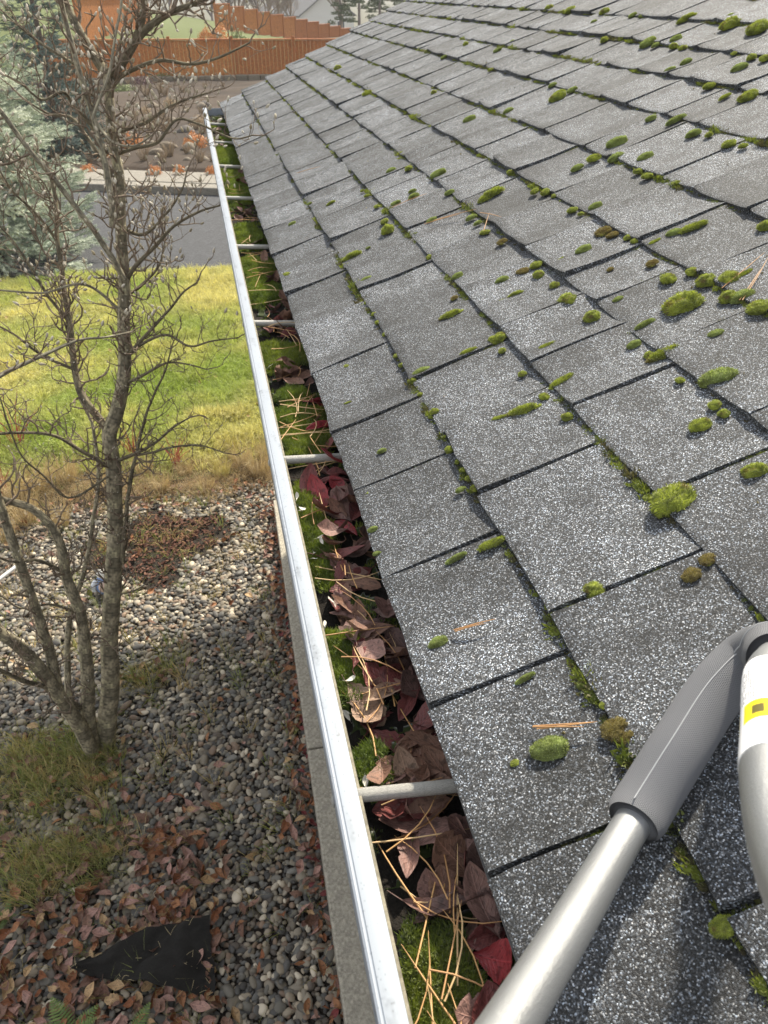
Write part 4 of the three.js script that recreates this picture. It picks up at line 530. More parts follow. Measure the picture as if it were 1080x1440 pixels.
// dry ornamental grass clumps between pebbles and lawn
{
  const r = rng(2718), gm = new THREE.MeshPhysicalMaterial({ vertexColors: true, roughness: 0.9, transmission: 0.3, thickness: 0 }), proto = [0, 1, 2].map((i) => tuftGeo(170, 0.34, 0.07, 0.0022, 900 + i, 0.9, rgb(0.42, 0.32, 0.17), rgb(0.60, 0.48, 0.25)));
  const yel = tuftGeo(170, 0.30, 0.07, 0.0024, 930, 0.8, rgb(0.50, 0.42, 0.13), rgb(0.55, 0.50, 0.2));
  for (const [u, v, s, k] of [[365, 668, 1, 0], [340, 655, 0.9, 1], [312, 672, 0.8, 3], [290, 690, 0.75, 0], [262, 668, 0.7, 2], [228, 690, 0.8, 1], [205, 668, 0.8, 0], [150, 690, 0.9, 2], [95, 680, 1.1, 1], [60, 690, 1.1, 0], [25, 700, 1.2, 2], [40, 735, 1.1, 1], [85, 740, 0.9, 0], [8, 760, 1, 0], [-25, 720, 1.1, 2], [-60, 760, 1.1, 1], [375, 648, 0.8, 2], [325, 640, 0.8, 3]]) {
    const m = mesh('grass_clump', k === 3 ? yel : proto[k], gm); m.position.copy(onLevel(u, v, 0)); m.rotation.y = r() * 6.28; m.scale.set(s * 0.85, s * rr(0.7, 1, r), s * 0.85); tag(m, k === 3 ? 'yellow ornamental grass clump at the lawn edge' : 'dry tan ornamental grass clump between pebbles and lawn', 'grass clump', 'grass clumps along the lawn edge');
  }
  // red stemmed shrubs
  const redM = std({ color: rgb(0.42, 0.09, 0.08), roughness: 0.6 });
  for (const [u, v, h] of [[248, 660, 0.34], [30, 640, 0.6], [8, 700, 0.55], [190, 648, 0.3]]) { const b = onLevel(u, v, 0), gs = []; for (let i = 0; i < 12; i++) { const a = r() * 6.28, l = rr(0.15, 0.5, r), hh = h * rr(0.5, 1, r); gs.push(sweep(curve([V(Math.cos(a) * 0.02, 0, Math.sin(a) * 0.02), V(Math.cos(a) * l * 0.3 * h, hh * 0.55, Math.sin(a) * l * 0.3 * h), V(Math.cos(a) * l * h, hh, Math.sin(a) * l * h)], 4), [0.004, 0.0035, 0.003, 0.0022, 0.001], 5)); } const m = mesh('red_twig_shrub', mergeGeometries(gs), redM); m.position.copy(b); tag(m, h > 0.4 ? 'tall leafless shrub with upright red stems behind the tree' : 'low leafless shrub with red stems at the lawn edge', 'shrub', 'red stemmed shrubs'); }
}
// black landscape cloth poking out of the pebbles
{
  const c = [[104, 1368], [210, 1312], [296, 1294], [303, 1404], [205, 1388]].map(([u, v]) => onLevel(u, v, 0.035)), n = 26, P = [], U = [], I = [];
  const L = (a, b, t) => a.clone().lerp(b, t);
  for (let i = 0; i <= n; i++) for (let j = 0; j <= n; j++) { const t = i / n, w = j / n, top = t < 0.5 ? L(c[0], c[1], t * 2) : L(c[1], c[2], t * 2 - 1), bot = t < 0.5 ? L(c[0], c[4], t * 2) : L(c[4], c[3], t * 2 - 1), p = L(top, bot, w); p.y = 0.028 + 0.075 * fbm(p.x * 8, p.z * 8, 2) + 0.035 * (fbm(p.x * 24, p.z * 24, 5) - 0.5) + 0.02 * Math.sin(t * 9 + w * 3) * w; p.x += 0.012 * (noise(t * 12, w * 12, 8) - 0.5); p.z += 0.014 * (noise(t * 12, w * 12, 3) - 0.5); P.push(p.x, p.y, p.z); U.push(p.x, p.z); }
  const w = n + 1; for (let i = 0; i < n; i++) for (let j = 0; j < n; j++) { const a = i * w + j; I.push(a, a + 1, a + w, a + 1, a + w + 1, a + w); }
  const nV = P.length / 3; for (let i = 0; i < nV; i++) { P.push(P[i * 3], P[i * 3 + 1] - 0.003, P[i * 3 + 2]); U.push(U[i * 2], U[i * 2 + 1]); } const I0 = I.slice(); for (let i = 0; i < I0.length; i += 3) I.push(I0[i] + nV, I0[i + 2] + nV, I0[i + 1] + nV);
  const rim = []; for (let i = 0; i <= n; i++) rim.push(i * w); for (let j = 1; j <= n; j++) rim.push(n * w + j); for (let i = n - 1; i >= 0; i--) rim.push(i * w + n); for (let j = n - 1; j >= 0; j--) rim.push(j); for (let i = 0; i < rim.length - 1; i++) I.push(rim[i], rim[i + 1], rim[i] + nV, rim[i + 1], rim[i + 1] + nV, rim[i] + nV);
  const g = new THREE.BufferGeometry(); g.setAttribute('position', new THREE.Float32BufferAttribute(P, 3)); g.setAttribute('uv', new THREE.Float32BufferAttribute(U, 2)); g.setIndex(I); g.computeVertexNormals();
  const m = mesh('landscape_cloth', g, std({ color: rgb(0.024, 0.021, 0.018), map: grainAt(9), roughness: 0.95, bumpMap: grainBAt(20), bumpScale: 0.003 })); tag(m, 'torn corner of black landscape cloth sticking out of the pebbles', 'cloth');
  const r = rng(31), bits = []; for (let i = 0; i < 34; i++) { const k = Math.floor(r() * nV), b = V(P[k * 3], P[k * 3 + 1] + 0.002, P[k * 3 + 2]), a = r() * 6.28, l = rr(0.008, 0.045, r); bits.push(sweep([b, b.clone().add(V(Math.cos(a) * l * 0.5, 0.003, Math.sin(a) * l * 0.5)), b.clone().add(V(Math.cos(a + 0.08) * l, 0.001, Math.sin(a + 0.08) * l))], [0.0007, 0.0007, 0.0004], 4)); }
  tag(mesh('straw_litter', mergeGeometries(bits), std({ color: rgb(0.52, 0.42, 0.24) })), 'bits of pale straw lying on the black cloth', 'straw', null, 'stuff');
}
// fern
{
  const r = rng(808), fm = new THREE.MeshPhysicalMaterial({ vertexColors: true, roughness: 0.7, transmission: 0.3, thickness: 0 });
  const frond = (L, seed) => { const q = rng(seed), s = new Soup(), N = 15; for (let i = 1; i < N; i++) for (const sd of [-1, 1]) { const t = i / N, w = L * 0.26 * Math.sin(Math.PI * Math.pow(t, 0.6)) + 0.003, b = V(t * L, L * 0.5 * t * (1.2 - t), 0), e = b.clone().add(V(w * 0.35, -w * 0.12 + rr(-0.003, 0.003, q), sd * w)), h = L / N * 0.42, m = b.clone().lerp(e, 0.45), c = mix(rgb(0.10, 0.17, 0.035), rgb(0.2, 0.27, 0.06), q()); s.quad(b.clone().add(V(-h * 0.7, 0, 0)), b.clone().add(V(h * 0.7, 0, 0)), m.clone().add(V(h, 0.001, 0)), m.clone().add(V(-h, 0.001, 0)), c); s.tri(m.clone().add(V(-h, 0.001, 0)), m.clone().add(V(h, 0.001, 0)), e, c); } s.quad(V(0, 0, -0.0015), V(0, 0, 0.0015), V(L, L * 0.1, 0.0005), V(L, L * 0.1, -0.0005), rgb(0.12, 0.12, 0.04)); return s.geo(); };
  const fg = [frond(0.17, 1), frond(0.15, 2)];
  for (const [u, v, n, lb] of [[100, 1462, 7, 'green fern growing at the foot of the black cloth'], [185, 1462, 5, 'small fern beside the larger fern below the black cloth'], [10, 1290, 4, 'small fern growing among pebbles left bare of cloth']]) { const f = grp('fern', onLevel(u, v, 0.01)); tag(f, lb, 'fern'); for (let i = 0; i < n; i++) { const m = mesh('frond', pick(fg, r), fm, f); m.rotation.set(0, i / n * 6.28 + rr(-0.4, 0.4, r), rr(0, 0.4, r)); m.scale.setScalar(rr(0.6, 1, r) * (n === 4 ? 0.5 : 1)); } }
}
// ---------------------------------------------------------------- little painted figurine half hidden behind the trunk
{
  const p = onLevel(150, 828, 0.02), f = grp('garden_figurine', p, 0.3); tag(f, 'small painted garden figurine in blue and white behind the tree trunk', 'figurine');
  const lathe = (pts) => new THREE.LatheGeometry(pts.map(([x, y]) => new THREE.Vector2(x, y)), 24);
  mesh('body', lathe([[0.001, 0], [0.055, 0], [0.06, 0.02], [0.056, 0.06], [0.04, 0.085], [0.022, 0.098], [0.001, 0.1]]), std({ color: rgb(0.20, 0.30, 0.52), roughness: 0.5 }), f);
  const apron = new THREE.SphereGeometry(0.034, 16, 12); apron.scale(1, 1.15, 0.8); apron.translate(-0.012, 0.045, 0.036); mesh('apron', apron, std({ color: rgb(0.62, 0.46, 0.38), roughness: 0.6 }), f);
  const head = new THREE.SphereGeometry(0.026, 18, 14); head.translate(0, 0.114, 0.004); const h = mesh('head', head, std({ color: rgb(0.58, 0.42, 0.33), roughness: 0.6 }), f);
  mesh('cap', lathe([[0.036, 0.112], [0.038, 0.116], [0.030, 0.128], [0.02, 0.145], [0.001, 0.152]]), std({ color: rgb(0.72, 0.70, 0.64), roughness: 0.6 }), h);
  for (const s of [-1, 1]) mesh('arm', sweep(curve([V(s * 0.034, 0.082, 0), V(s * 0.066, 0.06, 0.008), V(s * 0.07, 0.022, 0.02)], 8), [0.014, 0.016, 0.017, 0.017, 0.017, 0.016, 0.015, 0.014, 0.012], 10), std({ color: rgb(0.62, 0.66, 0.72), roughness: 0.5 }), f);
  const o = mesh('primrose_leaf', leafG[6], leafMat(0.35, 0.45, 0.08)); o.position.copy(onLevel(148, 802, 0.1)); o.scale.setScalar(0.8); o.rotation.set(0.4, 1, 0.9); tag(o, 'fresh yellow green leaf beside the figurine', 'leaf');
  const o2 = mesh('primrose_leaf', leafG[8], leafMat(0.42, 0.45, 0.10)); o2.position.copy(onLevel(126, 834, 0.05)); o2.scale.setScalar(1.0); o2.rotation.set(0.4, 2, 0.5); tag(o2, 'yellow green leaf at the foot of the thin stem', 'leaf');
}
{ // short white pipe at the edge of the bed
  const a = onLevel(-8, 820, 0.05), b = onLevel(24, 796, 0.07), g = grp('pipe_stub'); tag(g, 'short white plastic pipe lying on the pebbles behind the tree', 'pipe');
  mesh('tube', sweep([a, a.clone().lerp(b, 0.5), b], [0.012, 0.012, 0.012], 16), std({ color: rgb(0.7, 0.71, 0.72), roughness: 0.4 }), g);
  const cg = sweep([b, b.clone().add(b.clone().sub(a).multiplyScalar(0.14))], [0.0145, 0.0145], 16); mesh('collar', cg, std({ color: rgb(0.66, 0.67, 0.68), roughness: 0.4 }), g);
}

// ---------------------------------------------------------------- leafless multi-stemmed magnolia
{
  const t = grp('magnolia_tree', TREE); tag(t, 'leafless multi-stemmed magnolia tree with pale buds rising from the pebble bed', 'tree');
  const bark = std({ color: rgb(0.40, 0.365, 0.31), map: barkMap, bumpMap: barkBump, bumpScale: 0.003, roughness: 0.95 }), pale = std({ color: rgb(0.66, 0.63, 0.58), map: barkMap, bumpMap: barkBump, bumpScale: 0.0015, roughness: 0.85 });
  const trunkM = std({ color: rgb(0.64, 0.60, 0.52), map: barkMap, bumpMap: barkBump, bumpScale: 0.003, roughness: 0.95 }); const r = rng(1975), twigs = [], buds = [];
  // the main stem leans away from the house: its points in photo columns/rows and distance north of the eye
  const zOn = (v) => -2.63 - 0.75 * clamp((1055 - v) / 1055);
  const at = (u, v, dz = 0) => atDepth(u, v, zOn(v) + dz);
  const local = (p) => p.clone().sub(TREE);
  function twig(p, d, len, rad, lvl) {
    const n = Math.max(3, Math.round(len / 0.022)), pts = [p.clone()]; let dir = d.clone().normalize(), q = p.clone();
    for (let i = 0; i < n; i++) {
      dir.add(V(rr(-0.5, 0.5, r), rr(-0.3, 0.55, r), rr(-0.5, 0.5, r))).normalize(); q = q.clone().addScaledVector(dir, len / n); pts.push(q);
      if (lvl < 2 && i > 0 && r() < (lvl === 0 ? 0.55 : 0.28)) { const s = V(rr(-1, 1, r), rr(-0.3, 1, r), rr(-1, 1, r)).normalize(); twig(q, dir.clone().multiplyScalar(0.5).add(s), len * rr(0.22, 0.5, r) + 0.015, rad * 0.66, lvl + 1); }
    }
    twigs.push(sweep(pts, pts.map((_, i) => rad * (1 - 0.5 * i / n) * (i % 2 ? 1.12 : 0.95)), lvl === 0 ? 5 : 4));
    if (r() < 0.8) buds.push({ p: q.clone().addScaledVector(dir, 0.003), q: new THREE.Quaternion().setFromUnitVectors(V(0, 1, 0), dir.clone().add(V(0, 0.5, 0)).normalize()), s: V(1, 1, 1).multiplyScalar(rr(0.6, 1.25, r) * (q.y + TREE.y > 2.0 ? 1.0 : 0.42)), c: mix(rgb(0.34, 0.29, 0.19), rgb(0.66, 0.61, 0.52), r()) });
  }
  function limb(name, pts, r0, r1, mat, every, tl, from = 0) {
    const c = curve(pts.map(local), Math.max(12, pts.length * 6)); let L = 0; const cum = [0]; for (let i = 1; i < c.length; i++) { L += c[i].distanceTo(c[i - 1]); cum.push(L); }
    c.forEach((p, i) => { p.x += 0.006 * (noise(cum[i] * 14, r0 * 900) - 0.5) * Math.min(1, i / 4); p.z += 0.006 * (noise(cum[i] * 14, r0 * 900 + 5) - 0.5); });
    mesh(name, sweep(c, c.map((_, i) => (r0 + (r1 - r0) * cum[i] / L) * (1 + 0.07 * (noise(cum[i] * 12, r0 * 500) - 0.5))), r0 > 0.012 ? 14 : 8, 0.22), mat, t);
    if (every) for (let d = from * L + every * r(); d < L; d += 0.72 * every * rr(0.6, 1.4, r)) { let i = 1; while (cum[i] < d) i++; const p = c[i - 1].clone().lerp(c[i], (d - cum[i - 1]) / (cum[i] - cum[i - 1])), tn = c[i].clone().sub(c[i - 1]).normalize(), o = V(rr(-1, 1, r), rr(-0.4, 0.8, r), rr(-1, 1, r)); o.sub(tn.clone().multiplyScalar(o.dot(tn))).normalize(); twig(p, o.addScaledVector(tn, 0.5), tl * rr(0.4, 1.2, r), Math.min(0.0045, (r0 + (r1 - r0) * d / L) * 0.5), 0); }
    if (r1 < 0.006) twig(c[c.length - 1], c[c.length - 1].clone().sub(c[c.length - 2]), tl * 0.8, r1, 0);
  }
  const W = (list, dz0 = 0, dz1 = dz0) => list.map(([u, v], i) => at(u, v, dz0 + (dz1 - dz0) * i / (list.length - 1)));
  limb('trunk', W([[147, 1066], [151, 1010], [155, 972], [154, 894], [159, 817], [162, 739], [159, 658], [154, 612], [164, 580], [174, 528], [174, 454], [175, 389], [169, 319], [167, 250], [158, 194], [154, 144], [151, 105]]), 0.046, 0.016, trunkM, 0.042, 0.15, 0.28);
  limb('limb', W([[151, 107], [125, 69], [108, 36], [92, 4], [80, -30]], 0, -0.1), 0.018, 0.012, bark, 0.03, 0.14);
  limb('limb', W([[151, 106], [168, 92], [190, 57], [200, 30], [203, -5], [205, -40]], 0, 0.06), 0.017, 0.010, bark, 0.03, 0.14);
  limb('limb', W([[188, 60], [212, 36], [240, 18], [275, 4], [310, -14]], 0.02, 0.1), 0.014, 0.007, bark, 0.028, 0.18);
  limb('limb', W([[160, 112], [190, 96], [225, 85], [270, 90], [310, 80], [350, 60]], 0, 0.1), 0.009, 0.003, bark, 0.045, 0.13);
  limb('limb', W([[158, 190], [182, 180], [205, 172], [240, 150], [262, 140], [300, 128]], 0, 0.12), 0.008, 0.003, bark, 0.035, 0.13);
  limb('limb', W([[166, 216], [190, 208], [222, 200], [250, 168], [280, 175], [330, 195], [356, 190]], 0, 0.2), 0.007, 0.0025, bark, 0.045, 0.11);
  limb('limb', W([[178, 396], [187, 378], [215, 350], [245, 318], [280, 298], [312, 288]], 0, 0.15), 0.010, 0.003, bark, 0.04, 0.15);
  limb('limb', W([[168, 320], [200, 330], [235, 300], [255, 268], [262, 240]], 0, -0.1), 0.008, 0.003, bark, 0.04, 0.15);
  // pale straight water shoots in front
  limb('water_shoot', W([[158, 320], [155, 270], [132, 165], [118, 122], [107, 85], [90, 20], [84, -10]], 0.05, 0.25), 0.012, 0.008, pale, 0.14, 0.16);
  limb('water_shoot', W([[174, 392], [150, 350], [110, 295], [75, 250], [40, 210], [0, 155], [-30, 120]], 0.04, 0.4), 0.012, 0.007, pale, 0.13, 0.16);
  limb('water_shoot', W([[130, 168], [142, 135], [155, 100], [163, 50], [171, -5]], 0.16, 0.2), 0.006, 0.004, pale, 0.12, 0.14);
  limb('limb', W([[132, 168], [160, 200], [190, 205], [215, 190]], 0.1, 0.2), 0.006, 0.003, pale, 0.07, 0.12);
  limb('limb', W([[140, 190], [105, 150], [90, 130], [60, 140], [30, 118], [5, 105]], 0.05, 0.25), 0.008, 0.003, bark, 0.045, 0.15);
  limb('limb', W([[158, 250], [120, 190], [100, 165], [70, 160], [35, 140]], 0, -0.15), 0.009, 0.003, bark, 0.045, 0.16);
  limb('limb', W([[110, 92], [85, 78], [50, 55], [20, 30], [0, 12]], 0.15, 0.1), 0.006, 0.003, bark, 0.045, 0.15);
  // second leader on the west side
  limb('limb', W([[152, 608], [144, 595], [118, 561], [106, 521], [98, 454], [89, 393], [80, 333], [78, 278], [66, 230]], 0, -0.25), 0.017, 0.006, bark, 0.04, 0.19);
  limb('limb', W([[176, 442], [120, 400], [60, 412], [0, 408]], 0.05, 0.3), 0.006, 0.003, pale, 0.08, 0.13);
  limb('limb', W([[98, 454], [70, 420], [40, 370], [10, 330], [-20, 300]], -0.15, -0.1), 0.008, 0.003, bark, 0.05, 0.17);
  limb('limb', W([[82, 340], [50, 300], [20, 270], [0, 240]], -0.2, -0.1), 0.007, 0.003, bark, 0.045, 0.17);
  limb('limb', W([[106, 520], [60, 500], [20, 470], [-20, 452]], -0.1, 0.1), 0.007, 0.003, bark, 0.05, 0.17);
  limb('limb', W([[150, 655], [110, 632], [74, 612], [22, 608], [-20, 612]], 0, 0.2), 0.009, 0.005, bark, 0.05, 0.17);
  limb('limb', W([[-25, 548], [0, 528], [56, 502], [111, 478], [150, 474], [186, 466]], 0.62, 0.3), 0.0085, 0.0028, pale, 0.06, 0.1);
  limb('limb', W([[152, 670], [100, 700], [60, 668], [30, 640], [0, 560]], 0.05, 0.35), 0.005, 0.0025, bark, 0.06, 0.15);
  // right hand branches
  limb('limb', W([[172, 790], [175, 750], [181, 695], [191, 639], [204, 587], [218, 554], [233, 521], [240, 495]], 0.02, 0.1), 0.011, 0.003, bark, 0.05, 0.14);
  limb('limb', W([[190, 640], [215, 636], [241, 629], [278, 626], [315, 637]], 0.05, 0.2), 0.006, 0.0025, bark, 0.04, 0.1);
  limb('limb', W([[160, 650], [185, 640], [215, 625], [245, 600], [267, 587]], 0, 0.2), 0.009, 0.003, bark, 0.04, 0.12);
  limb('limb', W([[176, 505], [188, 490], [207, 469], [241, 432], [259, 410], [276, 398]], 0, 0.1), 0.009, 0.003, bark, 0.035, 0.12);
  limb('limb', W([[178, 498], [210, 478], [237, 471], [267, 487], [296, 480], [335, 475]], 0, 0.22), 0.007, 0.0025, bark, 0.04, 0.1);
  limb('limb', W([[176, 540], [200, 528], [237, 510], [262, 512], [290, 520]], 0, 0.15), 0.007, 0.0025, bark, 0.035, 0.11);
  limb('limb', W([[172, 420], [200, 400], [225, 372], [232, 340]], 0, -0.15), 0.008, 0.003, bark, 0.04, 0.15);
  // stems from the foot
  limb('stem', W([[134, 1062], [124, 1010], [124, 972], [120, 915], [113, 863], [93, 809], [82, 758], [50, 719], [0, 703], [-40, 700]], 0.02, 0.25), 0.036, 0.012, trunkM, 0.09, 0.17, 0.35);
  limb('stem', W([[132, 1060], [113, 1023], [89, 988], [60, 945], [23, 906], [-10, 885], [-60, 850]], 0.04, 0.3), 0.036, 0.020, trunkM, 0.10, 0.16, 0.3);
  limb('stem', W([[100, 1005], [84, 975], [70, 918], [50, 855], [27, 789], [0, 708], [-18, 650]], 0.08, 0.3), 0.024, 0.016, trunkM, 0.09, 0.16, 0.2);
  limb('stem', W([[118, 1040], [98, 985], [95, 930], [101, 855], [117, 809], [128, 750], [138, 669], [130, 600], [112, 560]], -0.08, -0.35), 0.018, 0.006, trunkM, 0.07, 0.16, 0.35);
  limb('limb', W([[122, 998], [95, 985], [60, 965], [31, 957], [-5, 940]], 0.05, 0.3), 0.013, 0.008, bark, 0.05, 0.14);
  limb('limb', W([[100, 822], [80, 800], [50, 788], [20, 790], [-10, 780]], 0.1, 0.3), 0.009, 0.004, bark, 0.06, 0.14);
  limb('limb', W([[112, 862], [70, 850], [30, 855], [0, 838]], 0.0, 0.1), 0.007, 0.003, bark, 0.06, 0.14);
  limb('limb', W([[158, 838], [190, 830], [215, 815], [240, 800]], 0, 0.05), 0.004, 0.002, bark, 0.06, 0.08);
  const tw = mesh('twigs', mergeGeometries(twigs), std({ color: rgb(0.19, 0.145, 0.105), roughness: 0.85 }), t); tw.userData.kind = 'stuff';
  const bg = new THREE.SphereGeometry(0.0046, 7, 6); bg.scale(1, 2.0, 1); bg.translate(0, 0.006, 0); { const p = bg.attributes.position; for (let i = 0; i < p.count; i++) { const y = p.getY(i) / 0.015; p.setX(i, p.getX(i) * (1.15 - 0.5 * y)); p.setZ(i, p.getZ(i) * (1.15 - 0.5 * y)); } }
  inst('buds', bg, std({ roughness: 0.8 }), buds, t);
  console.log('twigs', twigs.length, 'buds', buds.length);
}
// ---------------------------------------------------------------- blue spruces
{
  const sprigG = [0, 1].map((i) => { const r = rng(70 + i), s = new Soup(); for (let k = 0; k < 60; k++) { const t = r(), a = r() * 6.283, b = V(0, 0, t * 0.12), d = V(Math.cos(a), Math.sin(a) * 0.8 + 0.15, 0.7).normalize(), l = rr(0.018, 0.030, r), w = V(-Math.sin(a), Math.cos(a), 0).multiplyScalar(0.0028), c = mix(rgb(0.8, 0.82, 0.8), rgb(1.2, 1.18, 1.15), r()); s.tri(b.clone().add(w), b.clone().sub(w), b.clone().addScaledVector(d, l), c); } return s.geo(); });
  const nm = std({ vertexColors: true, roughness: 0.8 });
  function spruce(pos, H, Rb, seed, tint, label) {
    const r = rng(seed), g = grp('blue_spruce', pos); tag(g, label, 'tree', 'blue spruces by the road');
    mesh('trunk', sweep([V(0, -0.05, 0), V(0.02, H * 0.4, 0), V(0, H, 0)], [0.11, 0.07, 0.01], 10), std({ color: rgb(0.14, 0.11, 0.09) }), g);
    const lists = [[], []], boughs = [];
    for (let y = 0.12; y < H * 0.97; y += 0.16) { const rad = Rb * Math.pow(1 - y / H, 0.75) * rr(0.9, 1.08, r), n = Math.max(5, Math.round(rad * 9)); for (let k = 0; k < n; k++) {
      const a = (k + r()) / n * 6.283, L = rad * rr(0.75, 1.12, r), out = V(Math.cos(a), 0, Math.sin(a)), droop = rr(0.05, 0.22, r), pts = [0, 0.35, 0.7, 1].map((t) => V(0, y + rr(-0.03, 0.03, r) - droop * L * Math.sin(t * 2.4) * 0.7 + 0.10 * t * t * L, 0).addScaledVector(out, L * t)); boughs.push(sweep(pts, [0.012, 0.009, 0.006, 0.003], 4));
      const m = Math.round(L * 60); for (let i = 0; i < m; i++) { const t = 0.2 + 0.8 * Math.pow(r(), 0.7), f = t * 3, i0 = Math.min(2, Math.floor(f)), p = pts[i0].clone().lerp(pts[i0 + 1], f - i0), sw = rr(-1, 1, r) * 0.32 * (1.15 - t) * L; p.add(V(-out.z * sw, rr(-0.05, 0.06, r), out.x * sw)); const d = out.clone().multiplyScalar(0.9).add(V(-out.z * sw * 2.5, rr(-0.25, 0.45, r), out.x * sw * 2.5)).normalize(); const c = mix(tint[0], tint[1], clamp(fbm(p.x * 2.5 + seed, p.y * 2.5, p.z * 2.5) * 1.8 - 0.4 + rr(-0.15, 0.15, r))); pick(lists, r).push({ p, q: new THREE.Quaternion().setFromUnitVectors(V(0, 0, 1), d).multiply(qEuler(0, 0, r() * 6.28)), s: V(1, 1, 1).multiplyScalar(rr(0.8, 1.5, r)), c }); }
    } }
    mesh('boughs', mergeGeometries(boughs), std({ color: rgb(0.12, 0.09, 0.07) }), g);
    lists.forEach((l, i) => inst('needles', sprigG[i], nm, l, g)); return lists[0].length * 2;
  }
  const silver = [rgb(0.28, 0.35, 0.29), rgb(0.66, 0.70, 0.60)], dark = [rgb(0.07, 0.11, 0.10), rgb(0.22, 0.28, 0.26)];
  const a = onLevel(-6, 366, 0), b = onLevel(92, 225, 0);
  const n = spruce(a, 5.4, 1.4, 17, silver, 'silvery blue spruce at the corner of the lawn') + spruce(b, 4.0, 1.1, 19, dark, 'dark blue green spruce behind the silvery one'); console.log('sprigs', n);
}
// ---------------------------------------------------------------- bank: shrubs, rocks, tufts
function leafBall(seed, n, rx, ry, rz, size, c0, c1) { const r = rng(seed), s = new Soup(); for (let i = 0; i < n; i++) { const a = r() * 6.283, u = rr(-0.2, 1, r), k = Math.sqrt(Math.max(0, 1 - u * u)), d = V(Math.cos(a) * k, u, Math.sin(a) * k), bump = 0.7 + 0.5 * noise(d.x * 2.4 + seed, d.y * 2.4, d.z * 2.4), f = (0.55 + 0.45 * r()) * bump, p = V(d.x * rx * f, Math.max(0.01, d.y * ry * f), d.z * rz * f), t = V(rr(-1, 1, r), rr(-1, 1, r), rr(-1, 1, r)).normalize(), b = t.clone().cross(d).normalize(), z = size * rr(0.6, 1.3, r); s.tri(p.clone().addScaledVector(t, z), p.clone().addScaledVector(b, z * 0.6), p.clone().addScaledVector(t, -z), mix(c0, c1, r())); s.tri(p.clone().addScaledVector(t, z), p.clone().addScaledVector(t, -z), p.clone().addScaledVector(b, -z * 0.6), mix(c0, c1, r())); } return s.geo(); }
const foliM = new THREE.MeshPhysicalMaterial({ vertexColors: true, roughness: 0.8, transmission: 0.3, thickness: 0 });
